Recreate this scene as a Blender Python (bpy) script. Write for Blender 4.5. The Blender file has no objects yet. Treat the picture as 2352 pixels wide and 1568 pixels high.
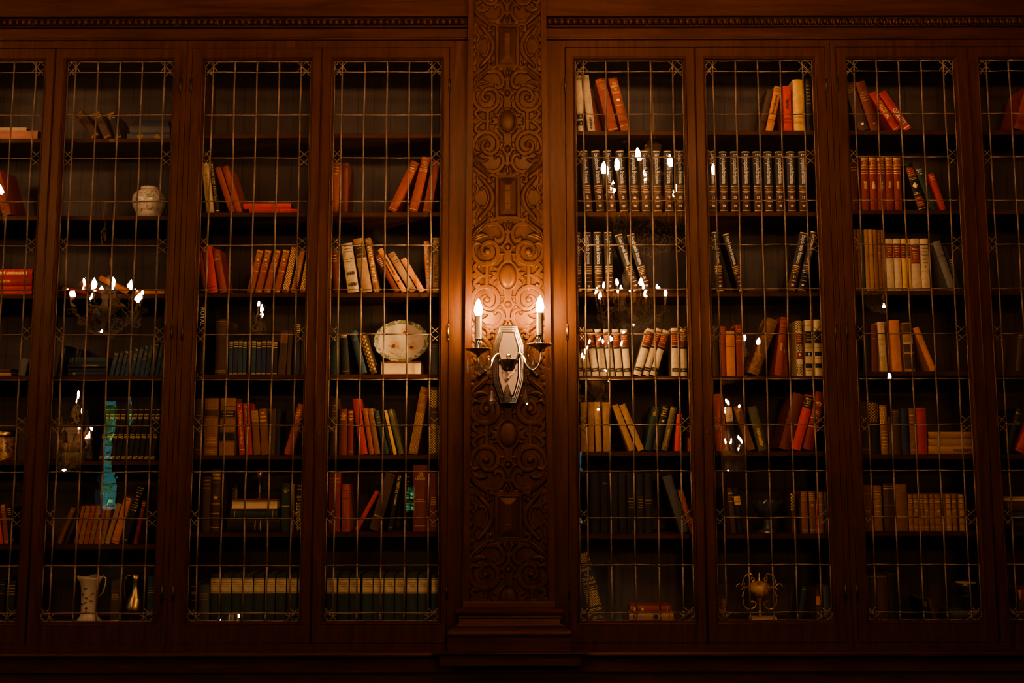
import bpy, bmesh, math, random
import numpy as np
from mathutils import Vector, Matrix
random.seed(7)
RNG = np.random.default_rng(5)
PI = math.pi
SC = bpy.context.scene
COL = SC.collection

# ------------------------------------------------------------------ camera
W, H, F = 2352, 1568, 2287.0
DIST, EYE = 4.6, 1.6
PITCH, ROLL = math.radians(6.38), math.radians(0.10)
cam_data = bpy.data.cameras.new('camera')
cam_data.sensor_width = 36.0
cam_data.lens = F / W * 36.0
cam_data.clip_start = 0.05
cam = bpy.data.objects.new('camera', cam_data)
COL.objects.link(cam)
CAMP = Vector((0, -DIST, EYE))
MROT = Matrix.Rotation(PI / 2 + PITCH, 3, 'X') @ Matrix.Rotation(-ROLL, 3, 'Z')
cam.matrix_world = Matrix.Translation(CAMP) @ MROT.to_4x4()
SC.camera = cam

def at(px, py, Y=0.0):
    """the point of the plane y = Y seen at a photo position"""
    d = MROT @ Vector(((px - W / 2) / F, -(py - H / 2) / F, -1.0))
    k = (Y - CAMP.y) / d.y
    return CAMP + d * k

# ------------------------------------------------------------------ materials
MATS = {}
def nodes_of(name):
    m = bpy.data.materials.new(name)
    m.use_nodes = True
    nt = m.node_tree
    return m, nt, nt.nodes['Principled BSDF'], nt.nodes['Material Output']

def surf(name, col, rough=0.6, metal=0.0, var=0.25, scale=40, bump=0.0, coat=0.0, spec=0.35, stretch=(1, 1, 1)):
    if name in MATS: return MATS[name]
    m, nt, b, out = nodes_of(name)
    N, L = nt.nodes, nt.links
    tc = N.new('ShaderNodeTexCoord')
    mp = N.new('ShaderNodeMapping'); mp.inputs['Scale'].default_value = stretch
    L.new(tc.outputs['Object'], mp.inputs['Vector'])
    nz = N.new('ShaderNodeTexNoise'); nz.inputs['Scale'].default_value = scale; nz.inputs['Detail'].default_value = 4
    L.new(mp.outputs['Vector'], nz.inputs['Vector'])
    rp = N.new('ShaderNodeValToRGB')
    rp.color_ramp.elements[0].position = 0.3; rp.color_ramp.elements[1].position = 0.72
    lo = [c * (1 - var) for c in col]; hi = [min(1, c * (1 + var)) for c in col]
    rp.color_ramp.elements[0].color = (*lo, 1); rp.color_ramp.elements[1].color = (*hi, 1)
    L.new(nz.outputs['Fac'], rp.inputs['Fac']); L.new(rp.outputs['Color'], b.inputs['Base Color'])
    b.inputs['Roughness'].default_value = rough
    b.inputs['Metallic'].default_value = metal
    b.inputs['Specular IOR Level'].default_value = spec
    b.inputs['Coat Weight'].default_value = coat
    b.inputs['Coat Roughness'].default_value = 0.2
    if bump:
        bp = N.new('ShaderNodeBump'); bp.inputs['Strength'].default_value = bump; bp.inputs['Distance'].default_value = 0.002
        L.new(nz.outputs['Fac'], bp.inputs['Height']); L.new(bp.outputs['Normal'], b.inputs['Normal'])
    MATS[name] = m
    return m

def wood(name, c0, c1, axis, rough=0.45, coat=0.03):
    """varnished wood with long grain along the axis"""
    if name in MATS: return MATS[name]
    m, nt, b, out = nodes_of(name)
    N, L = nt.nodes, nt.links
    tc = N.new('ShaderNodeTexCoord')
    mp = N.new('ShaderNodeMapping')
    s = {'x': (1.2, 14, 14), 'y': (14, 1.2, 14), 'z': (14, 14, 1.2)}[axis]
    mp.inputs['Scale'].default_value = s
    L.new(tc.outputs['Object'], mp.inputs['Vector'])
    n1 = N.new('ShaderNodeTexNoise'); n1.inputs['Scale'].default_value = 3.0; n1.inputs['Detail'].default_value = 6; n1.inputs['Distortion'].default_value = 0.6
    n2 = N.new('ShaderNodeTexNoise'); n2.inputs['Scale'].default_value = 22.0; n2.inputs['Detail'].default_value = 3
    L.new(mp.outputs['Vector'], n1.inputs['Vector']); L.new(mp.outputs['Vector'], n2.inputs['Vector'])
    mx = N.new('ShaderNodeMath'); mx.operation = 'MULTIPLY_ADD'; mx.inputs[1].default_value = 0.3; 
    L.new(n2.outputs['Fac'], mx.inputs[0]); L.new(n1.outputs['Fac'], mx.inputs[2])
    rp = N.new('ShaderNodeValToRGB')
    rp.color_ramp.elements[0].position = 0.45; rp.color_ramp.elements[1].position = 0.85
    rp.color_ramp.elements[0].color = (*c0, 1); rp.color_ramp.elements[1].color = (*c1, 1)
    L.new(mx.outputs[0], rp.inputs['Fac']); L.new(rp.outputs['Color'], b.inputs['Base Color'])
    b.inputs['Roughness'].default_value = rough
    b.inputs['Coat Weight'].default_value = coat; b.inputs['Coat Roughness'].default_value = 0.25; b.inputs['Specular IOR Level'].default_value = 0.22
    b.inputs['Specular Tint'].default_value = (1.0, 0.62, 0.38, 1)
    bp = N.new('ShaderNodeBump'); bp.inputs['Strength'].default_value = 0.12; bp.inputs['Distance'].default_value = 0.0015
    L.new(mx.outputs[0], bp.inputs['Height']); L.new(bp.outputs['Normal'], b.inputs['Normal'])
    MATS[name] = m
    return m

WD0, WD1 = (0.026, 0.0086, 0.0046), (0.057, 0.0197, 0.0103)
M_WZ = wood('varnished wood upright grain', WD0, WD1, 'z')
M_WX = wood('varnished wood level grain', WD0, WD1, 'x')
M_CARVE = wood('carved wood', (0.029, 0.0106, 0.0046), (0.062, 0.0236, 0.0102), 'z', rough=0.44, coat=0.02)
def crevice_shade(m):
    """shade painted into the hollows of the carving"""
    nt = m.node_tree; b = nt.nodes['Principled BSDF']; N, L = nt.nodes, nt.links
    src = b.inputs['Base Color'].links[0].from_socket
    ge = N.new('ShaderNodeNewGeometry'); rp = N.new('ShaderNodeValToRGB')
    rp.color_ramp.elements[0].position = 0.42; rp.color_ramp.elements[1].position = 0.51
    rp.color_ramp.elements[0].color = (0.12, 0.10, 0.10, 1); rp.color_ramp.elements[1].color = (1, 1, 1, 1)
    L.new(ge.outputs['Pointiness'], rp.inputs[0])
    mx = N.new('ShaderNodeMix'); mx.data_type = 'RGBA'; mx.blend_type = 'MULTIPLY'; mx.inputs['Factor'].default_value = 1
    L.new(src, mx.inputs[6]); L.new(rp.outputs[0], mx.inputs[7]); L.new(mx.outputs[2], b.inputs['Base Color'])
crevice_shade(M_CARVE)  # hollow shade goes into the colour, for stronger relief
M_SHELF = wood('shelf wood', (0.043, 0.0142, 0.0066), (0.082, 0.0285, 0.0132), 'x', rough=0.55, coat=0.05)
M_DARKW = wood('dark hall wood', (0.012, 0.006, 0.004), (0.024, 0.012, 0.007), 'z', rough=0.5, coat=0.1)

def back_boards():
    m, nt, b, out = nodes_of('upright back boards')
    N, L = nt.nodes, nt.links
    tc = N.new('ShaderNodeTexCoord'); sx = N.new('ShaderNodeSeparateXYZ')
    L.new(tc.outputs['Object'], sx.inputs[0])
    dv = N.new('ShaderNodeMath'); dv.operation = 'DIVIDE'; dv.inputs[1].default_value = 0.083; L.new(sx.outputs['X'], dv.inputs[0])
    fr = N.new('ShaderNodeMath'); fr.operation = 'FRACT'; L.new(dv.outputs[0], fr.inputs[0])
    gp = N.new('ShaderNodeMath'); gp.operation = 'LESS_THAN'; gp.inputs[1].default_value = 0.045; L.new(fr.outputs[0], gp.inputs[0])
    mp = N.new('ShaderNodeMapping'); mp.inputs['Scale'].default_value = (16, 16, 1.5); L.new(tc.outputs['Object'], mp.inputs['Vector'])
    nz = N.new('ShaderNodeTexNoise'); nz.inputs['Scale'].default_value = 5; nz.inputs['Detail'].default_value = 5; L.new(mp.outputs['Vector'], nz.inputs['Vector'])
    rp = N.new('ShaderNodeValToRGB'); rp.color_ramp.elements[0].color = (0.034, 0.019, 0.0115, 1); rp.color_ramp.elements[1].color = (0.072, 0.042, 0.026, 1)
    L.new(nz.outputs['Fac'], rp.inputs['Fac'])
    mx = N.new('ShaderNodeMix'); mx.data_type = 'RGBA'
    L.new(gp.outputs[0], mx.inputs['Factor']); L.new(rp.outputs['Color'], mx.inputs[6]); mx.inputs[7].default_value = (0.01, 0.006, 0.004, 1)
    L.new(mx.outputs[2], b.inputs['Base Color']); b.inputs['Roughness'].default_value = 0.6
    return m
M_BACK = back_boards()

def pane_glass(name, wave):
    """old leaded window glass: clear, with a faint wavy reflection"""
    m, nt, b, out = nodes_of(name)
    N, L = nt.nodes, nt.links
    N.remove(b)
    tr = N.new('ShaderNodeBsdfTransparent'); tr.inputs['Color'].default_value = (0.93, 0.95, 0.93, 1)
    gl = N.new('ShaderNodeBsdfGlossy'); gl.inputs['Roughness'].default_value = 0.006
    ge = N.new('ShaderNodeNewGeometry'); dt = N.new('ShaderNodeVectorMath'); dt.operation = 'DOT_PRODUCT'
    L.new(ge.outputs['Normal'], dt.inputs[0]); L.new(ge.outputs['Incoming'], dt.inputs[1])
    def mt(op, a, v=None):
        q = N.new('ShaderNodeMath'); q.operation = op; L.new(a, q.inputs[0])
        if v is not None: q.inputs[1].default_value = v
        return q
    ab = mt('ABSOLUTE', dt.outputs['Value']); sb = mt('MULTIPLY_ADD', ab.outputs[0], -1.0); sb.inputs[2].default_value = 1.0
    pw = mt('POWER', sb.outputs[0], 5.0); k = mt('MULTIPLY_ADD', pw.outputs[0], 0.85); k.inputs[2].default_value = 0.15; k.use_clamp = True
    tc = N.new('ShaderNodeTexCoord')
    nz = N.new('ShaderNodeTexNoise'); nz.inputs['Scale'].default_value = 9; nz.inputs['Detail'].default_value = 2
    L.new(tc.outputs['Object'], nz.inputs['Vector'])
    bp = N.new('ShaderNodeBump'); bp.inputs['Strength'].default_value = 0.22; bp.inputs['Distance'].default_value = wave
    L.new(nz.outputs['Fac'], bp.inputs['Height']); L.new(bp.outputs['Normal'], gl.inputs['Normal'])
    mx = N.new('ShaderNodeMixShader')
    L.new(k.outputs[0], mx.inputs[0]); L.new(tr.outputs[0], mx.inputs[1]); L.new(gl.outputs[0], mx.inputs[2])
    L.new(mx.outputs[0], out.inputs['Surface'])
    return m
M_GLASS = pane_glass('old clear glass', 0.0008)
M_WAVY = pane_glass('old wavy glass', 0.0013)

def crystal(name):
    """clear cut crystal with bright glinting facets"""
    m, nt, b, out = nodes_of(name)
    N, L = nt.nodes, nt.links
    b.inputs['Base Color'].default_value = (1, 0.97, 0.93, 1)
    b.inputs['Transmission Weight'].default_value = 1.0
    b.inputs['Roughness'].default_value = 0.0
    b.inputs['IOR'].default_value = 1.6
    gl = N.new('ShaderNodeBsdfGlossy'); gl.inputs['Roughness'].default_value = 0.12; gl.inputs['Color'].default_value = (0.9, 0.85, 0.8, 1)
    mx = N.new('ShaderNodeMixShader'); mx.inputs[0].default_value = 0.4
    tr = N.new('ShaderNodeBsdfTransparent'); tr.inputs['Color'].default_value = (0.97, 0.95, 0.92, 1)
    m2 = N.new('ShaderNodeMixShader'); m2.inputs[0].default_value = 0.42
    L.new(b.outputs[0], mx.inputs[1]); L.new(gl.outputs[0], mx.inputs[2]); L.new(mx.outputs[0], m2.inputs[1]); L.new(tr.outputs[0], m2.inputs[2]); L.new(m2.outputs[0], out.inputs['Surface'])
    return m
M_CRYSTAL = crystal('cut crystal')

def glow(name, col, strength):
    m, nt, b, out = nodes_of(name)
    b.inputs['Base Color'].default_value = (0.9, 0.8, 0.6, 1)
    b.inputs['Emission Color'].default_value = (*col, 1)
    b.inputs['Emission Strength'].default_value = strength
    return m
WARM = (1.0, 0.56, 0.31)
M_SBULB = glow('lit sconce bulb', (1.0, 0.62, 0.28), 800)
M_CBULB = glow('lit chandelier bulb', WARM, 280)
M_LBULB = glow('lit left chandelier bulb', WARM, 400)
M_MBULB = glow('lit added chandelier bulb', WARM, 370)
M_FBULB = glow('lit far chandelier bulb', WARM, 850)

M_PLATE = surf('satin silver plate', (0.42, 0.32, 0.24), 0.27, 1.0, 0.06, 25, 0.05)
M_SPARK, _nt, _b, _o = nodes_of('glinting crystal')
_b.inputs['Base Color'].default_value = (1.0, 0.86, 0.66, 1); _b.inputs['Roughness'].default_value = 0.26; _b.inputs['Metallic'].default_value = 1.0
_t = _nt.nodes.new('ShaderNodeBsdfTranslucent'); _t.inputs['Color'].default_value = (1, 0.85, 0.65, 1)
_m = _nt.nodes.new('ShaderNodeMixShader'); _m.inputs[0].default_value = 0.4
_nt.links.new(_b.outputs[0], _m.inputs[1]); _nt.links.new(_t.outputs[0], _m.inputs[2]); _nt.links.new(_m.outputs[0], _o.inputs['Surface'])
M_CFILL = glow('crystal fill lamp glow', WARM, 1500)
M_SILVER = surf('polished silver plate', (0.64, 0.56, 0.46), 0.20, 1.0, 0.03, 20)
M_BRASS = surf('aged brass', (0.62, 0.40, 0.18), 0.32, 1.0, 0.15, 60)
M_CAME = surf('lead came', (0.15, 0.098, 0.064), 0.55, 0.35, 0.25, 90, 0.2)
M_IRON = surf('dark iron', (0.05, 0.035, 0.028), 0.5, 0.7, 0.2, 60)
M_GILT = surf('gilt lettering', (0.80, 0.50, 0.20), 0.42, 0.35, 0.1, 120)
M_GILTD = surf('worn gilt', (0.48, 0.27, 0.10), 0.5, 0.3, 0.3, 160)
M_INK = surf('dark ink', (0.05, 0.03, 0.02), 0.6)
M_WHITE = surf('white lettering', (0.85, 0.75, 0.60), 0.6, 0, 0.08, 100)
M_PAGESHADE = surf('shaded page tops', (0.10, 0.068, 0.042), 0.9, 0, 0.2, 60)  # shade over the page tops put into a darker page colour
M_PAGES = surf('page edges', (0.66, 0.46, 0.27), 0.8, 0, 0.22, 30, 0, stretch=(160, 1, 1))
M_SLEEVE = surf('silver candle sleeve', (0.42, 0.32, 0.22), 0.35, 0.85, 0.15, 300, 0.4)

# ------------------------------------------------------------------ mesh builder
class MB:
    def __init__(s): s.v, s.f = [], []
    def add(s, vs, fs):
        b = len(s.v); s.v += [tuple(p) for p in vs]; s.f += [tuple(b + i for i in q) for q in fs]; return s
    def box(s, x0, x1, y0, y1, z0, z1):
        return s.add([(x0,y0,z0),(x1,y0,z0),(x1,y1,z0),(x0,y1,z0),(x0,y0,z1),(x1,y0,z1),(x1,y1,z1),(x0,y1,z1)],
                     [(0,3,2,1),(4,5,6,7),(0,1,5,4),(1,2,6,5),(2,3,7,6),(3,0,4,7)])
    def bbox(s, x0, x1, y0, y1, z0, z1, c=0.003):
        """box with chamfered front edges"""
        a = [(x0,y1,z0),(x1,y1,z0),(x1,y1,z1),(x0,y1,z1)]
        b = [(x0,y0+c,z0),(x1,y0+c,z0),(x1,y0+c,z1),(x0,y0+c,z1)]
        d = [(x0+c,y0,z0+c),(x1-c,y0,z0+c),(x1-c,y0,z1-c),(x0+c,y0,z1-c)]
        fs = [(3,2,1,0),(8,9,10,11)]
        for k in range(4):
            n = (k+1) % 4
            fs += [(k,n,4+n,4+k),(4+k,4+n,8+n,8+k)]
        return s.add(a+b+d, fs)
    def loops(s, rings, closed=True, cap0=True, cap1=True):
        n = len(rings[0]); vs = [p for r in rings for p in r]; fs = []
        for i in range(len(rings)-1):
            for j in range(n if closed else n-1):
                k = (j+1) % n
                fs.append((i*n+j, i*n+k, (i+1)*n+k, (i+1)*n+j))
        if cap0: fs.append(tuple(range(n))[::-1])
        if cap1: fs.append(tuple((len(rings)-1)*n+j for j in range(n)))
        return s.add(vs, fs)
    def tube(s, pts, r, n=8, closed=False, flat=1.0):
        P = [Vector(p) for p in pts]; m = len(P); rings = []
        up = None
        for i in range(m):
            if closed: t = P[(i+1) % m] - P[i-1]
            else: t = P[min(i+1, m-1)] - P[max(i-1, 0)]
            if t.length < 1e-9: t = Vector((0,0,1))
            t.normalize()
            if up is None:
                up = Vector((0,1,0)) if abs(t.y) < 0.9 else Vector((1,0,0))
            a = t.cross(up)
            if a.length < 1e-6: a = t.cross(Vector((1,0,0)))
            a.normalize(); b = a.cross(t).normalized(); up = b
            rr = r[i] if isinstance(r, (list, tuple)) else r
            rings.append([P[i] + a*(rr*math.cos(2*PI*k/n)) + b*(rr*flat*math.sin(2*PI*k/n)) for k in range(n)])
        if closed:
            rings.append(rings[0]); return s.loops(rings, True, False, False)
        return s.loops(rings)
    def lathe(s, prof, c=(0,0,0), n=24, sx=1, sy=1, rim=None, axis='z'):
        rings = []
        for r, z in prof:
            ring = []
            for k in range(n):
                a = 2*PI*k/n
                rr, zz = (r, z) if rim is None else rim(r, z, a)
                p = (rr*math.cos(a)*sx, rr*math.sin(a)*sy, zz)
                if axis == 'y': p = (p[0], -p[2], p[1])
                ring.append((c[0]+p[0], c[1]+p[1], c[2]+p[2]))
            rings.append(ring)
        return s.loops(rings, True, prof[0][0] > 1e-6, prof[-1][0] > 1e-6)
    def ball(s, c, r, n=8, m=6, sz=1):
        return s.lathe([(max(1e-5, r*math.sin(PI*i/m)), -r*sz*math.cos(PI*i/m)) for i in range(m+1)], c, n)
    def octa(s, c, r, sz=1):
        x, y, z = c; a = random.random()*1.57; p, q = r*math.cos(a), r*math.sin(a); j = r*random.uniform(-.3, .3)
        return s.add([(x+p,y+q,z+j),(x-q,y+p,z),(x-p,y-q,z-j),(x+q,y-p,z),(x,y+j,z+r*sz),(x,y-j,z-r*sz)],
                     [(0,1,4),(1,2,4),(2,3,4),(3,0,4),(1,0,5),(2,1,5),(3,2,5),(0,3,5)])
    def rectframe(s, o, i, yf, yb, c=0.002):
        """one-piece rectangular frame: o, i = outer and inner (x0, x1, z0, z1)"""
        def R(q, y, d=0): return [(q[0]+d, y, q[2]+d), (q[1]-d, y, q[2]+d), (q[1]-d, y, q[3]-d), (q[0]+d, y, q[3]-d)]
        return s.loops([R(o, yb), R(o, yf+c), R(o, yf, c), R(i, yf, -c), R(i, yf+c), R(i, yb), R(o, yb)], True, False, False)
    def frame(s, x0, x1, z0, z1, prof):
        """picture-frame moulding: prof = [(inset, y), ...] mitred at the corners"""
        rings = [[(x0+i,y,z0+i),(x1-i,y,z0+i),(x1-i,y,z1-i),(x0+i,y,z1-i)] for i, y in prof]
        return s.loops(rings, True, False, False)
    def build(s, name, mat, parent=None, smooth=False, local=False):
        me = bpy.data.meshes.new(name)
        off = Vector((0,0,0))
        if parent is not None and not local:
            p = parent
            while p is not None: off += p.location; p = p.parent
        me.from_pydata([(a-off.x, b-off.y, c-off.z) for a, b, c in s.v], [], s.f)
        if mat is not None: me.materials.append(mat)
        if smooth: me.polygons.foreach_set('use_smooth', [True]*len(me.polygons))
        me.update()
        o = bpy.data.objects.new(name, me); COL.objects.link(o)
        if parent is not None: o.parent = parent
        return o

def smooth_by_angle(o, deg=40):
    me = o.data
    me.polygons.foreach_set('use_smooth', [True]*len(me.polygons))
    me.set_sharp_from_angle(angle=math.radians(deg))

def tag(o, label=None, cat=None, group=None, kind=None):
    if label: o['label'] = label
    if cat: o['category'] = cat
    if group: o['group'] = group
    if kind: o['kind'] = kind
    return o

def empty(name, loc, label, cat, group=None):
    o = bpy.data.objects.new(name, None); COL.objects.link(o)
    o.location = loc; o.empty_display_size = 0.05
    return tag(o, label, cat, group)

def copy_tree(o, parent=None):
    c = o.copy(); COL.objects.link(c); c.parent = parent
    for ch in list(o.children): copy_tree(ch, c)
    return c

def catmull(pts, n=8):
    P = [pts[0]] + list(pts) + [pts[-1]]; out = []
    for i in range(1, len(P)-2):
        a, b, c, d = (np.array(P[i+k], float) for k in (-1, 0, 1, 2))
        for k in range(n):
            t = k/n
            out.append(0.5*((2*b)+(c-a)*t+(2*a-5*b+4*c-d)*t*t+(3*b-a-3*c+d)*t**3))
    out.append(np.array(pts[-1], float))
    return out
# ------------------------------------------------------------------ bookcases
Y_FRAME, Y_BACK, Y_SHELF = -0.020, 0.33, 0.055
def zat(py, Y=0.0, px=1176): return at(px, py, Y).z
def xat(pt, pb, Y=Y_FRAME):
    """a true upright seen at pt near the door tops and pb near the door bottoms"""
    return 0.5 * (at(pt, 133, Y).x + at(pb, 1433, Y).x)
Z_OPEN1, Z_OPEN0 = zat(131, Y_FRAME), zat(1433, Y_FRAME)
Z_DOOR1, Z_DOOR0 = zat(109, Y_FRAME), zat(1478, Y_FRAME)
Z_CASE1, Z_CASE0 = zat(92, Y_FRAME), zat(1495, Y_FRAME)
OPEN = {1: (-147, 106, -231, 40), 2: (146, 403, 83, 356), 3: (462.5, 718, 421, 692), 4: (759, 1018, 739, 1013),
        5: (1316, 1573, 1328, 1605), 6: (1614, 1871, 1647, 1924), 7: (1937, 2197, 1995, 2268), 8: (2244, 2501, 2318, 2594)}
DOORX = {d: (xat(v[0], v[2]), xat(v[1], v[3])) for d, v in OPEN.items()}
s = 0.00205
def mid(a, b): return 0.5 * (DOORX[a][1] + DOORX[b][0])
LEAF = {1: (DOORX[1][0] - 23*s, mid(1, 2)), 2: (mid(1, 2), DOORX[2][1] + 14*s),
        3: (DOORX[3][0] - 23*s, mid(3, 4)), 4: (mid(3, 4), DOORX[4][1] + 14*s),
        5: (DOORX[5][0] - 19*s, mid(5, 6)), 6: (mid(5, 6), DOORX[6][1] + 22*s),
        7: (DOORX[7][0] - 20*s, mid(7, 8)), 8: (mid(7, 8), DOORX[8][1] + 22*s)}
UNITS = {1: (1, 2), 2: (3, 4), 3: (5, 6), 4: (7, 8)}
b12 = 0.5 * (LEAF[2][1] + LEAF[3][0]); b34 = 0.5 * (LEAF[6][1] + LEAF[7][0])
XC = at(1167, 900, -0.03).x
UNITX = {1: (LEAF[1][0] - 0.024, b12), 2: (b12, XC-0.004), 3: (XC+0.004, b34), 4: (b34, LEAF[8][1] + 0.024)}
SHELF_PX = {1: [319, 496, 675, 862, 1056, 1248], 2: [309, 489, 672.5, 859.5, 1044, 1220.5],
            3: [303.5, 489.5, 673, 864.5, 1037, 1226], 4: [303.5, 486, 670, 855, 1045, 1221]}
Y_BOOK = 0.075
SHELFZ = {u: [zat(p, Y_BOOK) for p in v] + [zat(1433, Y_BOOK)] for u, v in SHELF_PX.items()}
SHELF_T = 0.022
VF = [0.093, 0.2925, 0.492, 0.6915, 0.891]
HZ = [zat(165, 0) + (zat(1407, 0) - zat(165, 0)) * k / 12 for k in range(13)]
LABELS = {1: 'leaded glass bookcase with a dark blue-green book shelf, partly cut off at the frame edge',
          2: 'leaded glass bookcase holding an oval plate and many red books',
          3: 'leaded glass bookcase holding a long row of dark encyclopedia volumes',
          4: 'dimmest leaded glass bookcase, cut off, holding rows of brown leather volumes'}
# where single tilted panes throw their reflection: (door, row, column) -> point in the hall
NEAR_R, FAR_R, FAR_L, LAST_R = (0.98, -2.05, 3.32), (1.32, -6.9, 3.30), (-4.75, -6.9, 3.34), (1.6, -13.0, 3.3)
def off(p, x, y, z): return (p[0]+x, p[1]+y, p[2]+z)
AIM = {(3, 13, 2): off(FAR_L, 0.0, 0, 0.1), (3, 6, 3): off(FAR_L, 0.35, 0, 0.12), (6, 7, 2): off(FAR_R, 0.35, 0, 0.0), (6, 9, 1): off(LAST_R, 0.1, 0, 0.1), (6, 8, 1): off(LAST_R, 0.3, 0, 0.25), (2, 8, 1): off(FAR_L, -0.3, 0, 0.2),
       (2, 9, 1): off(FAR_L, 0.0, 0, -0.05), (2, 9, 2): off(FAR_L, 0.4, 0, -0.08), (7, 7, 1): off(FAR_R, -0.5, 0, 0.45), (5, 8, 1): off(FAR_R, 0.0, 0, -0.2), (5, 8, 0): off(FAR_R, 0.3, 0, -0.15), (3, 7, 0): off(FAR_L, 0.2, 0, 0.3),
       (4, 10, 4): (-2.0, -18.4, 1.08), (7, 6, 1): off(FAR_R, -0.1, 0, -0.35)}
PANES = []
def make_door(d, root):
    x0, x1 = DOORX[d]; l0, l1 = LEAF[d]
    g = 0.0012
    mb = MB()
    yf, yb = Y_FRAME, 0.022
    mb.rectframe((l0+g, l1-g, Z_DOOR0+g, Z_DOOR1-g), (x0, x1, Z_OPEN0, Z_OPEN1), yf, yb)
    o = mb.build('door', M_WZ, root)
    m = MB(); i = 0.011
    m.frame(x0, x1, Z_OPEN0, Z_OPEN1, [(-0.001, yf+0.001), (0.002, yf-0.003), (0.0045, yf-0.002), (0.006, yf+0.003), (0.0075, yf+0.006), (0.0095, yf+0.006), (i, 0.0), (i, 0.012)])
    mo = m.build('glazing_bead', M_WZ, o)
    # lattice
    a0, a1, c0, c1 = x0+i, x1-i, Z_OPEN0+i, Z_OPEN1-i
    w = x1 - x0
    xs = [a0+0.002] + [x0 + f*w for f in VF] + [a1-0.002]
    zs = [c1-0.002] + HZ + [c0+0.002]
    nx, nz = len(xs), len(zs)
    J = {}
    for a in range(nx):
        for b in range(nz):
            e = 0 if (a in (0, nx-1) or b in (0, nz-1)) else 1
            J[a, b] = (xs[a] + e*random.gauss(0, 0.0011), zs[b] + e*random.gauss(0, 0.0009))
    lt = MB(); R = 0.0031
    def came(p, q, r=R):
        mx, mz = (p[0]+q[0])/2, (p[1]+q[1])/2
        jx, jz = (random.gauss(0, 0.0006), 0) if abs(p[0]-q[0]) < abs(p[1]-q[1]) else (0, random.gauss(0, 0.0006))
        lt.tube([(p[0], 0, p[1]), (mx+jx, 0, mz+jz), (q[0], 0, q[1])], r, 6, flat=0.75)
    orn_rows = (3, 5, 7, 9, 11)
    for a in range(nx):
        for b in range(nz-1):
            came(J[a, b], J[a, b+1], 0.0040 if 0 < a < nx-1 else 0.0026)
    for b in range(nz):
        for a in range(nx-1):
            edge = a in (0, nx-2)
            if edge and b in orn_rows: continue
            came(J[a, b], J[a+1, b], 0.0026 if b in (0, nz-1) else R)
    for (a, b), (x, z) in J.items():
        if 0 < a < nx-1 and 0 < b < nz-1: lt.ball((x, -0.001, z), 0.0055 + random.random()*0.0014, 6, 4)
    q = 0.0024
    for b in orn_rows:
        for a, e in ((1, 0), (nx-2, nx-1)):
            v, zc = J[a, b]; x_e = xs[e] + (0.003 if e == 0 else -0.003); h = 0.0385; k = 0.003
            came((v, zc+h), (x_e, zc+k), q); came((x_e, zc+h-k), (v, zc), q)
            came((v, zc), (x_e, zc-h+k), q); came((v, zc-h), (x_e, zc-k), q)
    for a, e in ((1, 0), (nx-2, nx-1)):
        for b, t in ((1, 0), (nz-2, nz-1)):
            v, zc = J[a, b]; x_e, z_e = xs[e], zs[t]
            sx = 1 if v > x_e else -1; sz = 1 if zc > z_e else -1
            dx, dz = abs(v-x_e), abs(zc-z_e)
            cx, cz = (v+x_e)/2, (zc+z_e)/2
            came((x_e, cz), (cx, z_e), q); came((cx, z_e), (v+sx*0.022, zc), q)
            came((x_e, cz), (v, zc+sz*0.022), q); came((v, cz), (cx, zc), q)
            came((v+sx*0.022, z_e), (x_e, zc+sz*0.01), q); came((x_e, zc+sz*0.022), (v, cz), q)
            came((cx, z_e), (v, cz), q)
    lo = lt.build('lead_lattice', M_CAME, o, True)
    # panes
    gm = MB()
    for a in range(nx-1):
        for b in range(nz-1):
            pa, pb, pc, pd = J[a, b], J[a+1, b], J[a+1, b+1], J[a, b+1]
            cx = (pa[0]+pc[0])/2; cz = (pa[1]+pc[1])/2
            n = Vector((random.gauss(0, 0.0028), -1, random.gauss(0, 0.0028)))
            t = AIM.get((d, b, a))
            if t is not None:
                p = Vector((cx, 0, cz))
                n = ((CAMP-p).normalized() + (Vector(t)-p).normalized()).normalized()
            gm.add([(px, 0.001 - (n.x*(px-cx) + n.z*(pz-cz))/n.y, pz) for px, pz in (pa, pd, pc, pb)], [(0, 1, 2, 3)])
    go = gm.build('glass_panes', M_WAVY if d in (1, 2) else M_GLASS, o)
    # hinges on the outer stile, lock on the meeting stile
    hx = l1 if d % 2 == 0 else l0
    for py in (195, 762, 1360):
        z = zat(py, yf); h = MB()
        h.tube([(hx, yf-0.004, z-0.031), (hx, yf-0.004, z+0.031)], 0.0052, 8)
        h.ball((hx, yf-0.004, z+0.034), 0.0045, 6, 4); h.ball((hx, yf-0.004, z-0.034), 0.0045, 6, 4)
        h.build('hinge', M_BRASS if py == 762 and d in (4, 5) else M_IRON, o, True)
    if d in (1, 4, 6, 7):
        mx = (x1 + l1)/2 if d in (1, 7) else (l0 + x0)/2
        z = zat(994, yf)
        k = MB(); k.lathe([(0.0075, 0), (0.0075, 0.0012), (0.006, 0.002), (0.0, 0.002)], (mx, yf, z), 16, 1, 1, axis='y')
        k.v = [(x, y, z+(zz-z)*1.5) for x, y, zz in k.v]
        ko = k.build('keyhole_plate', M_IRON, o)
    if d in (1, 3, 5, 7):   # bead that covers the meeting joint
        k = MB(); k.tube([(l1, yf, Z_DOOR0+0.004), (l1, yf, Z_DOOR1-0.004)], 0.0045, 8)
        k.build('meeting_bead', M_WZ, o, True)
    return o

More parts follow.
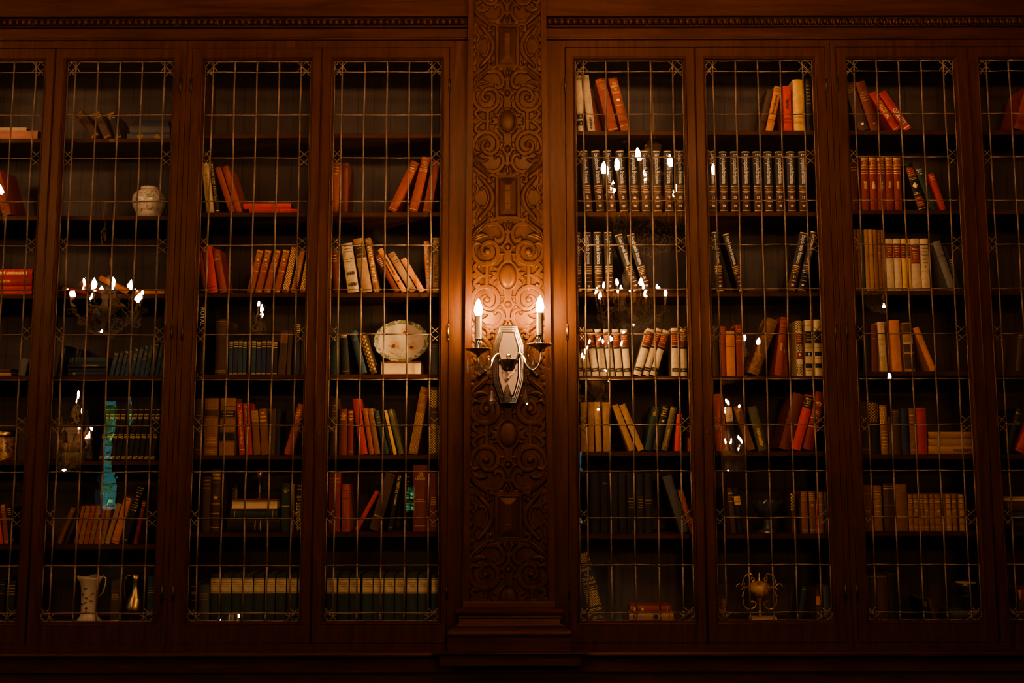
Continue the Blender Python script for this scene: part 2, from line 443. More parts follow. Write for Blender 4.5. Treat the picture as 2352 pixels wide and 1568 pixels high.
def make_bookcase(u):
    X0, X1 = UNITX[u]; dl, dr = UNITS[u]
    root = empty('bookcase', ((X0+X1)/2, 0.15, Z_CASE0), LABELS[u], 'bookcase', 'leaded glass bookcases along the wall')
    l0, l1 = LEAF[dl][0], LEAF[dr][1]
    ff = MB(); yf, yb = Y_FRAME, 0.02
    ff.rectframe((X0+0.0006, X1-0.0006, Z_CASE0, Z_CASE1), (l0, l1, Z_DOOR0, Z_DOOR1), yf, yb)
    ff.build('face_frame', M_WZ, root)
    i0, i1 = X0+0.003, X1-0.003
    bk = MB(); bk.box(i0, i1, Y_BACK, Y_BACK+0.018, Z_CASE0, Z_CASE1); bk.build('back_panel', M_BACK, root)
    for xa, xb in ((i0, l0+0.012), (l1-0.012, i1)):
        q = MB(); q.box(xa, xb, 0.021, Y_BACK, Z_CASE0, Z_CASE1); q.build('side_panel', M_SHELF, root)
    s0, s1 = l0+0.0125, l1-0.0125
    q = MB(); q.box(s0, s1, 0.023, Y_BACK, Z_DOOR1-0.008, Z_CASE1); q.build('top_board', M_SHELF, root)
    q = MB(); q.box(s0, s1, 0.023, Y_BACK, Z_CASE0, SHELFZ[u][6]); q.build('bottom_board', M_SHELF, root)
    for z in SHELFZ[u][:6]:
        q = MB(); q.bbox(s0, s1, Y_SHELF, Y_BACK, z-SHELF_T, z, 0.002); q.build('shelf', M_SHELF, root)
    for d in (dl, dr): make_door(d, root)
    return root

# ------------------------------------------------------------------ cornice, ledge, base panelling, hall shell
XL, XR, YB, ZC = -10.5, 6.5, -16.0, 5.3
P0t, P1t = at(1075, 60, -0.07).x, at(1255, 60, -0.07).x       # pilaster edges near its top
P0b, P1b = at(1062, 1380, -0.07).x, at(1275, 1380, -0.07).x   # and at its base
ZPB = zat(1380, -0.07)
ZPT = 4.1
ztop60 = zat(60, -0.07)
def pil_x(z, side):
    t = (z - ZPB) / (ztop60 - ZPB)
    return (P0b + (P0t-P0b)*t) if side < 0 else (P1b + (P1t-P1b)*t)
def struct(name, mb, mat, label, smooth=False):
    o = mb.build(name, mat, None, smooth); tag(o, label, name.split('_')[0], None, 'structure'); return o

def shell():
    m = MB(); m.box(XL, XR, YB, 0.36, -0.1, 0.0); struct('floor', m, M_DARKW, 'dark wooden floor of the hall')
    m = MB(); m.box(XL, XR, YB, 0.56, ZC, ZC+0.1); struct('ceiling', m, surf('plaster ceiling', (0.05, 0.032, 0.02), 0.9, 0, 0.1, 3), 'plaster ceiling of the hall')
    m = MB(); m.box(XL, XR, 0.36, 0.56, 0, ZC)
    struct('wall_front', m, M_DARKW, 'wood wall behind the bookcases')
    m = MB(); wy0, wy1, wz0, wz1 = -8.5, -4.0, 0.9, 4.6
    m.box(XL-0.2, XL, YB-0.2, wy0, 0, ZC); m.box(XL-0.2, XL, wy1, 0.56, 0, ZC); m.box(XL-0.2, XL, wy0, wy1, 0, wz0); m.box(XL-0.2, XL, wy0, wy1, wz1, ZC); struct('wall_left', m, M_DARKW, 'panelled side wall beyond the first bookcase')
    m = MB(); m.box(XR, XR+0.2, YB-0.2, 0.56, 0, ZC); struct('wall_right', m, M_DARKW, 'panelled side wall beyond the dim bookcase')
    # back wall with three window openings
    wins = [(-8.42, -7.98, 0.45, 2.70), (-2.25, -1.80, 0.75, 1.30), (1.05, 1.56, 0.15, 1.65)]
    m = MB(); cur = XL
    for a, b, z0, z1 in wins:
        m.box(cur, a, YB-0.2, YB, 0, ZC); m.box(a, b, YB-0.2, YB, 0, z0); m.box(a, b, YB-0.2, YB, z1, ZC); cur = b
    m.box(cur, XR, YB-0.2, YB, 0, ZC)
    struct('wall_back', m, M_DARKW, 'far wall opposite the bookcases with three windows')
    for k, (a, b, z0, z1) in enumerate(wins):
        r = bpy.data.objects.new('window_%d' % (k+1), None); COL.objects.link(r); r.location = ((a+b)/2, YB-0.1, z0)
        tag(r, ['tall narrow daylight window', 'small casement window onto green leaves', 'low garden window'][k] + ' in the far wall, seen reflected in glass', 'window', None, 'structure')
        f = MB(); f.frame(a, b, z0, z1, [(0, YB-0.16), (0, YB+0.02), (0.04, YB+0.02), (0.04, YB-0.16)])
        nb = 3 if z1-z0 > 1 else 1
        for j in range(1, nb+1): zz = z0+(z1-z0)*j/(nb+1); f.box(a, b, YB-0.1, YB-0.08, zz-0.012, zz+0.012)
        f.build('window_frame', M_DARKW, r)
        g = MB(); g.add([(a, YB-0.09, z0), (b, YB-0.09, z0), (b, YB-0.09, z1), (a, YB-0.09, z1)], [(0, 1, 2, 3)])
        g.build('window_pane', M_GLASS, r)
    r = bpy.data.objects.new('window_4', None); COL.objects.link(r); r.location = (XL-0.1, (wy0+wy1)/2, wz0)  # side window added out of view for blue fill light
    tag(r, 'added unseen side window giving blue fill light to the hall', 'window', None, 'structure')
    f = MB()
    for yy in (wy0+0.03, -6.98, -5.48, wy1-0.03): f.box(XL-0.14, XL-0.06, yy-0.03, yy+0.03, wz0, wz1)
    for zz in (wz0+0.03, 2.75, wz1-0.03): f.box(XL-0.135, XL-0.065, wy0+0.06, wy1-0.06, zz-0.03, zz+0.03)
    f.build('window_frame', M_DARKW, r)
    g = MB(); g.add([(XL-0.1, wy0, wz0), (XL-0.1, wy1, wz0), (XL-0.1, wy1, wz1), (XL-0.1, wy0, wz1)], [(0, 1, 2, 3)]); g.build('window_pane', M_GLASS, r)
    # trim
    zf = zat(58, -0.03)
    for k, (a, b) in enumerate(((XL, pil_x(3.6, -1)-0.0005), (pil_x(3.6, 1)+0.0005, XR))):
        side = ('before', 'beyond')[k]
        m = MB()
        m.bbox(a, b, -0.026, 0.30, Z_CASE1+0.0005, zat(64, -0.03), 0.002)
        m.tube([(a, -0.026, Z_CASE1+0.006), (b, -0.026, Z_CASE1+0.006)], 0.007, 8)
        m.bbox(a, b, -0.045, 0.30, zat(64, -0.03), zat(58, -0.045), 0.003)
        struct('trim_%d' % (k+1), m, M_WX, 'plain architrave board over the glass doors %s the pilaster' % side)
        m = MB(); z0, z1 = zat(58, -0.045), zat(39, -0.045)
        m.box(a, b, -0.035, 0.30, z0+0.0005, z1)
        p = 0.030; n = int((min(b, 3.4)-max(a, -3.4))/p); st = max(a, -3.4)
        for j in range(n):
            x = st + p*(j+0.5)
            m.ball((x, -0.035, (z0+z1)/2+0.002), 0.0095, 8, 6, 1.5)
            m.tube([(x-0.015, -0.033, z1-0.004), (x-0.0135, -0.043, (z0+z1)/2), (x-0.015, -0.033, z0+0.004)], [0.002, 0.004, 0.001], 5)
            m.tube([(x-0.010, -0.034, z0+0.010), (x-0.006, -0.041, z0+0.006), (x, -0.043, z0+0.005), (x+0.006, -0.041, z0+0.006), (x+0.010, -0.034, z0+0.010)], 0.0028, 5)
        struct('trim_%d' % (k+3), m, M_CARVE, 'carved bead and leaf moulding under the frieze %s the pilaster' % side, True)
        m = MB(); m.bbox(a, b, -0.055, 0.30, zat(39, -0.045)+0.0005, zat(35, -0.055), 0.003); m.box(a, b, -0.040, 0.30, zat(35, -0.055), ZPT)
        struct('trim_%d' % (k+5), m, M_WX, 'dark frieze board above the carved moulding %s the pilaster' % side)
        # ends of the bookcase wall
    for k, (a, b) in enumerate(((XL, UNITX[1][0]-0.001), (UNITX[4][1]+0.001, XR))):
        m = MB(); m.box(a, b, -0.012, 0.30, Z_CASE0, Z_CASE1)
        struct('trim_%d' % (k+7), m, M_WZ, 'plain wood panel at the %s end of the bookcases' % ('window', 'dim')[k])
    m = MB(); zl = zat(1497, -0.05)
    m.loops([[(XL, y, z) for y, z in pr] for pr in ()] or [[(x, -0.055, zl-0.020), (x, -0.066, zl-0.016), (x, -0.068, zl-0.008), (x, -0.062, zl), (x, 0.30, zl), (x, 0.30, zl-0.020)] for x in (XL, XR)])
    struct('trim_9', m, M_WX, 'thin ledge moulding under the bookcase doors')
    m = MB(); m.box(XL, XR, -0.030, 0.30, Z_CASE0-0.0008, zl+0.0003)
    m.box(XL, XR, -0.02, 0.30, 0.0, zl-0.0205)
    m.bbox(XL, XR, -0.036, -0.0195, zat(1545, -0.03), zat(1512, -0.03), 0.006)
    struct('baseboard_front', m, M_WX, 'dark panelled base below the ledge')

# ------------------------------------------------------------------ carved pilaster
def relief_quarter(res):
    """height field of one quarter of the repeating ornament; units: 1 = half the panel width"""
    U = 370.0; PY = 775.0
    xs = np.linspace(0, U, res[0]); ys = np.linspace(0, PY, res[1])
    X, Y = np.meshgrid(xs, ys)
    Hh = np.zeros_like(X)
    def stroke(pts, w, h, p=0.40, flat=0.0):
        nonlocal Hh
        c = np.array(catmull(pts, 10)) if len(pts) > 2 else np.array([np.array(pts[0])+(np.array(pts[1], float)-np.array(pts[0]))*t for t in np.linspace(0, 1, 24)])
        ws = np.interp(np.linspace(0, 1, len(c)), np.linspace(0, 1, len(w)), w)
        best = np.full(X.shape, 9.0)
        for (cx, cy), ww in zip(c, ws):
            best = np.minimum(best, ((X-cx)**2 + (Y-cy)**2) / max(ww, 1)**2)
        Hh = np.maximum(Hh, h*(0.80*np.clip((1-best)*3.2, 0, 1)**0.5 + 0.20*np.clip(1-best, 0, 1)**0.5) if p < 0.45 else h*np.clip(1-best, 0, 1)**p)
    def groove(pts, w, h):
        nonlocal Hh
        c = np.array(catmull(pts, 10)); best = np.full(X.shape, 9.0)
        for cx, cy in c: best = np.minimum(best, ((X-cx)**2 + (Y-cy)**2)/w**2)
        Hh = Hh - h*np.clip(1-best, 0, 1)
    def blob(x, y, r, h, p=0.4): 
        nonlocal Hh
        Hh = np.maximum(Hh, h*np.clip(1-((X-x)**2+(Y-y)**2)/r**2, 0, 1)**p)
    # scalloped border
    for x, y, r in ((362, 545, 36), (372, 610, 44), (372, 700, 30), (372, 775, 26), (365, 480, 22)): blob(x, y, r, 5, 0.25)
    # oval cartouche
    r = np.sqrt((X/126)**2 + (Y/160)**2)
    Hh = np.maximum(Hh, 7*np.clip((1-r)*9, 0, 1))
    stroke([(0, 120), (0, 215)], [52, 40], 7, 0.25)
    stroke([(110, 0), (172, 34)], [36, 5], 7, 0.3); stroke([(112, 60), (150, 78)], [20, 4], 6, 0.3)
    # upright bar with lily
    stroke([(215, 0), (215, 125)], [21, 21], 7, 0.25)
    stroke([(215, 0), (168, 0)], [20, 4], 6, 0.3)
    stroke([(215, 0), (300, 0), (345, 0)], [15, 20, 34], 7, 0.35)
    stroke([(275, 8), (318, 40), (345, 75), (325, 108), (296, 96)], [16, 20, 22, 18, 12], 8, 0.4)
    blob(298, 92, 17, 10)
    # volute
    stroke([(365, 325), (368, 250), (340, 170), (285, 125), (215, 112), (145, 140), (103, 205), (112, 285), (165, 330), (230, 322), (268, 275), (262, 222), (222, 205)],
           [20, 23, 25, 25, 25, 25, 25, 24, 23, 22, 20, 18, 15], 8, 0.38)
    blob(222, 225, 92, 2.6, 0.2)
    blob(214, 238, 34, 13, 0.5)
    # acanthus leaves
    stroke([(368, 285), (335, 325), (272, 308)], [22, 26, 5], 10, 0.5)
    stroke([(370, 335), (322, 385), (262, 402), (205, 388)], [24, 34, 26, 4], 10, 0.5); groove([(350, 350), (315, 380), (250, 395)], 6, 3)
    stroke([(372, 330), (345, 415), (275, 480), (215, 530), (200, 570), (214, 585)], [22, 30, 32, 26, 18, 10], 11, 0.5)
    groove([(362, 345), (330, 425), (270, 475), (220, 522)], 7, 3.5)
    # eye
    stroke([(0, 198), (0, 240), (0, 290), (0, 345)], [5, 42, 62, 26], 7, 0.28)
    stroke([(0, 285), (82, 288)], [46, 7], 7, 0.3)
    stroke([(0, 340), (0, 440)], [24, 22], 7, 0.3)
    stroke([(26, 212), (88, 212)], [9, 9], 6, 0.3)
    ring = np.sqrt(X**2 + (Y-285)**2)
    Hh = np.where(ring < 36, 2, Hh); blob(0, 285, 28, 11, 0.5)
    # hooks that carry the cartouche
    stroke([(133, 378), (122, 350), (92, 343), (60, 365), (48, 410), (62, 460), (100, 500), (150, 515), (200, 506), (228, 520)], [12, 18, 20, 21, 22, 22, 23, 23, 22, 18], 8, 0.38); blob(130, 368, 19, 10.5)
    stroke([(0, 432), (52, 428)], [17, 17], 7, 0.3)
    stroke([(12, 455), (26, 490), (36, 515)], [8, 15, 20], 9, 0.5); blob(36, 512, 20, 9.5)
    # rectangular cartouche
    q = PY - Y
    Hh = np.maximum(Hh, 7*np.clip(np.minimum((136-X)/9, (232-q)/9), 0, 1))
    for x, y, rr in ((30, 535, 26), (104, 528, 30), (70, 545, 30)): blob(x, y, rr, 7, 0.25)
    stroke([(130, 560), (165, 548), (198, 570), (196, 612), (166, 612)], [18, 20, 21, 19, 13], 8, 0.4); blob(170, 604, 16, 11)
    inner = (X < 94) & (q < 190)
    dd = np.minimum(94-X, 190-q)
    pyr = np.where(dd < 6, 1.5, 3 + (np.minimum(dd, 68)-6)*0.17)
    plate = (X < 26) & (q < 66)
    Hh = np.where(inner, np.where(plate, 12.5, pyr), Hh)
    rim = (~inner) & (X < 104) & (q < 200)
    Hh = np.where(rim, 9.5, Hh)
    # side C scroll
    stroke([(292, 560), (270, 590), (222, 640), (175, 705), (156, 775)], [14, 22, 27, 29, 28], 10, 0.45); blob(288, 572, 22, 12, 0.5)
    stroke([(278, 688), (252, 672), (226, 695), (206, 740), (200, 775)], [14, 15, 13, 12, 10], 6, 0.4); blob(276, 686, 17, 9)
    stroke([(345, 640), (320, 660), (318, 700), (350, 735)], [16, 14, 13, 12], 5, 0.3)
    # oval boss
    rb = np.sqrt((X/82)**2 + (Y/116)**2)
    Hh = np.where(rb < 1.16, 1.0, Hh)
    Hh = np.maximum(Hh, np.where(rb < 1, 1 + 12*np.clip(1-rb**2.6, 0, 1)**0.5, 0))
    return np.clip(Hh, -1, 14) / 1000.0

def make_pilaster():
    root = empty('pilaster', ((P0b+P1b)/2, -0.05, Z_CASE0), 'carved dark wood pilaster with scrolls and cartouches between the glass bookcases', 'pilaster')
    base = -0.056
    m = MB()
    for yb, ya in ((-0.0205, base),):
        m.loops([[(pil_x(z, -1), ya, z), (pil_x(z, 1), ya, z), (pil_x(z, 1), yb, z), (pil_x(z, -1), yb, z)] for z in (ZPB, ZPT)])
    m.build('shaft', M_WZ, root)
    sw = 0.074
    for sd in (-1, 1):
        m = MB()
        ring = []
        for z in (ZPB, ZPT):
            w = (pil_x(z, 1)-pil_x(z, -1))*sw
            e = pil_x(z, sd); i = e - sd*w
            ring.append([(e, base, z), (e, -0.070, z), (i+sd*0.001, -0.070, z), (i, -0.067, z), (i, base, z)])
        m.loops(ring); m.build('border_strip', M_WZ, root)
    # relief panel
    q = relief_quarter((135, 301))
    half = np.concatenate([q[:, ::-1][:, :-1], q], axis=1)
    per = 0.735
    rows, cols = half.shape
    zo = zat(632, -0.06)
    dz = (per/2)/(rows-1)
    z0, z1 = ZPB, 3.95
    zs = np.arange(z0, z1, dz)
    ph = np.abs(((zs - zo) / (per/2) + 1) % 2 - 1)         # 0 at ovals, 1 at rectangles
    idx = ph*(rows-1)
    lo = np.clip(np.floor(idx).astype(int), 0, rows-2); fr = (idx-lo)[:, None]
    Hm = half[lo]*(1-fr) + half[lo+1]*fr
    t = np.linspace(-1, 1, cols)
    X = np.empty(Hm.shape); 
    for i, z in enumerate(zs):
        a, b = pil_x(z, -1), pil_x(z, 1); w = (b-a)*sw
        X[i] = (a+b)/2 + t*((b-a)/2 - w)
    Z = np.repeat(zs[:, None], cols, 1)
    Yv = base - 0.0008 - Hm*1.05
    co = np.stack([X, Yv, Z], -1).reshape(-1, 3) - np.array(root.location)
    nr = len(zs)
    i = np.arange(nr-1)[:, None]*cols + np.arange(cols-1)[None, :]
    quads = np.stack([i, i+1, i+cols+1, i+cols], -1).reshape(-1, 4)
    me = bpy.data.meshes.new('carved_panel')
    me.vertices.add(len(co)); me.vertices.foreach_set('co', co.astype(np.float32).ravel())
    me.loops.add(quads.size); me.loops.foreach_set('vertex_index', quads.astype(np.int32).ravel())
    me.polygons.add(len(quads)); me.polygons.foreach_set('loop_start', (np.arange(len(quads))*4).astype(np.int32))
    me.polygons.foreach_set('loop_total', np.full(len(quads), 4, np.int32))
    me.update(calc_edges=True); me.polygons.foreach_set('use_smooth', [True]*len(me.polygons))
    me.materials.append(M_CARVE)
    o = bpy.data.objects.new('carved_panel', me); COL.objects.link(o); o.parent = root
    # base mouldings: silhouette (half width, y) by height, mitred round three sides
    prof = [(1380, 1064, 1274, 0.072), (1386, 1063, 1275, 0.080), (1395, 1062, 1276, 0.082), (1397, 1056, 1282, 0.080), (1402, 1046, 1296, 0.092), (1406, 1043, 1298, 0.100), (1411, 1046, 1295, 0.098),
            (1413, 1053, 1288, 0.090), (1418, 1054, 1290, 0.092), (1421, 1054, 1288, 0.088), (1426, 1055, 1286, 0.090), (1432, 1054, 1286, 0.092), (1435, 1050, 1292, 0.094), (1438, 1046, 1297, 0.098),
            (1440, 1045, 1298, 0.096), (1444, 1036, 1304, 0.108), (1450, 1029, 1311, 0.118), (1456, 1028, 1312, 0.121), (1461, 1030, 1310, 0.117), (1464, 1031, 1309, 0.110)]
    rings = []
    for py, a, b, y in prof:
        p, r = at(a, py, -y), at(b, py, -y)
        rings.append([(p.x, -0.0205, p.z), (p.x, -y, p.z), (r.x, -y, p.z), (r.x, -0.0205, p.z)])
    m = MB(); m.loops(rings[::-1]); m.build('base_moulding', M_WX, root)
    m = MB(); a, b = at(1027, 1480, -0.112), at(1314, 1480, -0.112)
    m.bbox(a.x, b.x, -0.112, -0.0685, zat(1497, -0.112), zat(1464, -0.112)+0.0003, 0.002)
    m.build('plinth_block', M_WX, root)
    m = MB(); a, b = at(992, 1500, -0.14), at(1352, 1500, -0.14)
    m.bbox(a.x, b.x, -0.140, -0.0685, zat(1503, -0.14), zat(1497, -0.112), 0.003)
    m.bbox(a.x+0.03, b.x-0.03, -0.120, -0.0685, zat(1530, -0.12), zat(1503, -0.14), 0.003)
    m.build('plinth_ledge', M_WX, root)
    return root

# ------------------------------------------------------------------ wall sconce
def pear(mb, c, r, h, n=8, top=None):
    """faceted pear-shaped drop hanging from c, with a bead and wire above it when top is given"""
    x, y, z = c
    prof = [(0.0006, z), (r*0.28, z-h*0.12), (r*0.62, z-h*0.42), (r, z-h*0.70), (r*0.82, z-h*0.88), (r*0.35, z-h*0.985), (0.0004, z-h)]
    if top is not None: prof = [(0.0005, top), (0.0005, z+0.013), (0.0035, z+0.0105), (0.0055, z+0.0065), (0.0035, z+0.0025)] + prof
    mb.lathe(prof[::-1], (x, y, 0), n, 1, 0.55)
def bulb_mesh(mb, c, r, h):
    x, y, z = c
    mb.lathe([(r*0.55, z), (r*0.86, z+h*0.14), (r, z+h*0.32), (r*0.93, z+h*0.50), (r*0.66, z+h*0.72), (r*0.36, z+h*0.88), (r*0.14, z+h*0.97), (0.0003, z+h)], (x, y, 0), 14)
def make_sconce():
    def S(cx, cy, Y): return at(1040+cx/5.227, 660+cy/5.227, Y)
    YP = -0.0765
    ctr = S(668, 928, YP)
    root = empty('candle_sconce', ctr, 'silver mirrored wall sconce with two lit candle bulbs and crystal drops on the carved pilaster', 'wall light')
    u = 0.00202/5.227*(4.6-0.07)/4.6
    half = [(455, 110), (500, 116), (590, 150), (690, 184), (900, 186), (1110, 183), (1200, 160), (1300, 124), (1395, 92)]
    def ring(sc, Y, dz=0.0):
        R = []
        for yy, hw in half: R.append((ctr.x + hw*sc*u, Y, ctr.z - (yy-928)*u*(1-(1-sc)*0.55)))
        for yy, hw in half[::-1]: R.append((ctr.x - hw*sc*u, Y, ctr.z - (yy-928)*u*(1-(1-sc)*0.55)))
        return R[::-1]
    m = MB()
    m.loops([ring(sc, y) for sc, y in ((1, YP), (1, YP-0.008), (0.965, YP-0.011), (0.90, YP-0.0115), (0.89, YP-0.018), (0.86, YP-0.021), (0.80, YP-0.0215), (0.79, YP-0.028), (0.76, YP-0.031), (0.70, YP-0.0315))], True, True, True)
    o = m.build('backplate', M_SILVER, root); smooth_by_angle(o, 25)
    m = MB(); m.loops([ring(sc, y) for sc, y in ((0.69, YP-0.0313), (0.67, YP-0.040), (0.60, YP-0.045))], True, False, True)
    o = m.build('mirror_plate', M_PLATE, root)
    # cup that carries the arms
    c = S(670, 915, -0.135)
    m = MB(); m.lathe([(0.0005, -0.030), (0.020, -0.028), (0.028, -0.020), (0.030, -0.010), (0.036, 0.000), (0.040, 0.012), (0.041, 0.017), (0.037, 0.019), (0.0005, 0.019)], c, 28)
    m.tube([(c.x, YP-0.04, c.z), (c.x, c.y+0.01, c.z)], 0.012, 12)
    o = m.build('arm_cup', M_SILVER, root); smooth_by_angle(o, 40)
    m = MB(); p = S(672, 818, -0.135); m.ball(p, 0.0115, 14, 10); m.lathe([(0.009, -0.022), (0.004, -0.016), (0.006, -0.011), (0.003, -0.008)], p, 12)
    m.build('finial', M_SILVER, root, True)
    defs = {1: [(770, 880, -.135), (800, 790, -.142), (850, 830, -.165), (890, 930, -.195), (970, 990, -.215), (1040, 910, -.225), (1058, 770, -.225)],
            -1: [(570, 885, -.135), (540, 800, -.142), (485, 850, -.165), (450, 950, -.195), (385, 1000, -.215), (320, 930, -.225), (306, 815, -.225)]}
    heads = {1: (1048, 690, 665, 555, 305, 100), -1: (306, 745, 722, 605, 345, 135)}
    for sd in (-1, 1):
        pts = [tuple(S(*p)) for p in defs[sd]]
        m = MB(); m.tube([tuple(p) for p in catmull(pts, 6)], [0.0075-0.003*min(1, i/24) for i in range(6*6+1)], 10)
        m.ball(pts[0], 0.010, 10, 8); m.ball(pts[1], 0.008, 10, 8)
        arm = m.build('arm', M_SILVER, root, True)
        cx, yb, yf, ys, yt, ybul = heads[sd]
        Y = -0.225
        B = S(cx, yb, Y); k = u*0.97
        def z(py): return S(cx, py, Y).z
        m = MB(); R = 160*k
        m.lathe([(0.003, z(yb+95)), (0.006, z(yb+85)), (0.010, z(yb+60)), (R*0.62, z(yb+22)), (R*0.96, z(yb+6)), (R, z(yb-2)), (R*0.9, z(yb-6)), (0.010, z(yb)+0.001), (0.0005, z(yb)+0.001)], (B.x, B.y, 0), 32)
        for j in range(34):
            a = 2*PI*j/34; m.ball((B.x+R*0.97*math.cos(a), B.y+R*0.97*math.sin(a), z(yb-7)), 0.0024, 6, 4)
        o = m.build('drip_pan', M_SILVER, arm); smooth_by_angle(o, 50)
        m = MB(); m.lathe([(0.012, z(yb)), (0.0135, z(yb-14)), (0.0125, z(yf-8)), (0.013, z(ys+30)), (0.0155, z(ys+18)), (0.0155, z(ys+4)), (0.0005, z(ys+4))], (B.x, B.y, 0), 18)
        for j in range(9):
            a = 2*PI*j/9; m.tube([(B.x+0.0125*math.cos(a), B.y+0.0125*math.sin(a), z(yb)), (B.x+0.015*math.cos(a+.3), B.y+0.015*math.sin(a+.3), (z(yb)+z(ys))/2), (B.x+0.0125*math.cos(a+.6), B.y+0.0125*math.sin(a+.6), z(ys+20))], 0.0018, 5)
        m.build('candle_holder', M_SILVER, arm, True)
        m = MB(); r = 44*k; m.lathe([(r, z(ys+4)), (r, z(yt-2)), (r*0.8, z(yt-6)), (0.0005, z(yt-6))], (B.x, B.y, 0), 20)
        o = m.build('candle_sleeve', M_SLEEVE, arm); smooth_by_angle(o, 50)
        m = MB(); bulb_mesh(m, (B.x, B.y, z(yt)), 49*k, z(ybul)-z(yt)); m.build('bulb', M_SBULB, arm, True)
        # drops round the pan
        drops = ([(955, 800, 190, 46), (1150, 770, 220, 26), (1010, 765, 60, 14), (905, 775, 60, 14)] if sd > 0 else [(182, 825, 205, 20), (295, 850, 185, 40), (342, 850, 185, 40), (430, 845, 190, 44)])
        for j, (dx, dy, dh, dw) in enumerate(drops):
            yy = Y + (0.022, -0.004, -0.028, 0.012)[j]
            p = S(dx, dy, yy)
            m = MB(); pear(m, p, dw*k, dh*k, 8, z(yb+10))
            m.build('crystal_drop', M_CRYSTAL, arm)
    # bead strings and the lower drops
    for x0, y0, y1, hw, dh in ((466, 985, 1235, 62, 180), (878, 960, 1215, 50, 190), (655, 985, 1150, 60, 240)):
        Y = -0.165
        a, b = S(x0, y0-60, Y), S(x0, y1, Y)
        m = MB(); m.tube([a, b], 0.0006, 4); wire = m.build('crystal_string', M_SILVER, root)
        n = 6 if hw != 60 else 3
        for j in range(n):
            m = MB(); m.ball(S(x0, y0+(y1-y0)*j/n, Y), 0.0066, 8, 6); m.build('bead', M_CRYSTAL, wire)
        m = MB(); pear(m, S(x0, y1, Y), hw*u*0.97, dh*u*0.97, 10); m.build('pear_drop', M_CRYSTAL, wire)
    pts = [S(p[0], p[1], -0.162) for p in catmull([(590, 1000), (640, 1095), (700, 1060), (760, 985)], 6)]
    m = MB(); m.tube(pts, 0.0005, 4); wire = m.build('crystal_garland', M_SILVER, root)   # little swag below the cup
    for p in pts[1:-1:2]:
        m = MB(); m.ball(p, 0.0042, 6, 4); m.build('bead', M_CRYSTAL, wire)
    return root

# ------------------------------------------------------------------ chandeliers in the hall (seen in the glass)
def make_chandelier(loc, label, bulbmat):
    root = empty('chandelier', loc, label, 'chandelier', 'lit crystal chandeliers of the hall')
    x, y, z = loc
    m = MB(); m.tube([(x, y, z+0.45), (x, y, ZC-0.02)], 0.008, 8); m.lathe([(0.07, ZC-0.001), (0.06, ZC-0.03), (0.01, ZC-0.05)], (x, y, 0), 16)
    m.build('hanging_rod', M_BRASS, root, True)
    m = MB(); m.lathe([(0.001, z-0.25), (0.02, z-0.24), (0.05, z-0.21), (0.03, z-0.16), (0.09, z-0.10), (0.11, z-0.04), (0.04, z+0.02), (0.03, z+0.12), (0.06, z+0.18), (0.025, z+0.26), (0.05, z+0.36), (0.01, z+0.46)], (x, y, 0), 14)
    m.build('glass_column', M_SPARK, root)
    n = 10
    for k in range(n):
        a = 2*PI*k/n + 0.2; up = 0.0 if k % 2 == 0 else 0.10; R = 0.40 if k % 2 == 0 else 0.27
        ca, sa = math.cos(a), math.sin(a)
        def q(r, h): return (x+ca*r, y+sa*r, z+h)
        m = MB(); m.tube([tuple(p) for p in catmull([q(0.08, -0.06), q(R*0.45, -0.02+up*0.4), q(R*0.75, -0.12+up*0.6), q(R*0.96, -0.08+up), q(R, up)], 4)], 0.008, 6)
        arm = m.build('arm', M_BRASS, root, True)
        m = MB(); m.lathe([(0.004, -0.02), (0.045, 0.0), (0.047, 0.006), (0.012, 0.004), (0.012, 0.115), (0.001, 0.115)], q(R, up), 12); m.build('candle', M_SLEEVE, arm, True)
        m = MB(); px, py, pz = q(R, up+0.117); bulb_mesh(m, (px, py, pz), 0.019, 0.085); m.build('bulb', bulbmat, arm, True)
        m = MB()
        for j in range(5):
            b = 2*PI*j/5; r0 = 0.045
            m.octa((px+r0*math.cos(b), py+r0*math.sin(b), z+up-0.035), 0.010, 2.6)
            m.octa((px+r0*math.cos(b), py+r0*math.sin(b), z+up-0.075), 0.008, 2.2)
        tag(m.build('crystal_fringe', M_SPARK, arm), kind='stuff')
    m = MB()
    for k in range(n):
        a0 = 2*PI*k/n + 0.2; a1 = a0 + 2*PI/n
        for j in range(9):
            t = j/8; a = a0+(a1-a0)*t; R = 0.34; sag = -0.10 - 0.09*math.sin(PI*t)
            m.octa((x+R*math.cos(a), y+R*math.sin(a), z+sag), 0.010)
        for j in range(7):
            t = j/6; m.octa((x+(0.33-0.24*t)*math.cos(a0), y+(0.33-0.24*t)*math.sin(a0), z-0.16-0.16*math.sin(t*PI/2)), 0.011)
            m.octa((x+(0.05+0.2*t)*math.cos(a0), y+(0.05+0.2*t)*math.sin(a0), z+0.38-0.26*t-0.06*math.sin(PI*t)), 0.009)
    for k in range(16):
        rr, zz = 0.335-0.02*k, -0.14-0.0195*k*(1.25-0.027*k)
        n2 = int(rr*210)+6
        for j in range(n2):
            a = 2*PI*j/n2+k; m.octa((x+rr*math.cos(a), y+rr*math.sin(a), z+zz+random.uniform(-.01, .01)), random.uniform(0.0035, 0.0072), 1.4)
    tag(m.build('crystal_garland', M_SPARK, root), kind='stuff')
    m = MB(); m.ball((x, y, z-0.37), 0.028, 10, 8); m.build('crystal_ball', M_SPARK, root)
    m = MB(); m.ball((x, y, z-0.29), 0.016, 10, 8); m.build('crystal_fill_lamp', M_CFILL, root, True)  # inner lamp added to brighten the crystals around it
    return root

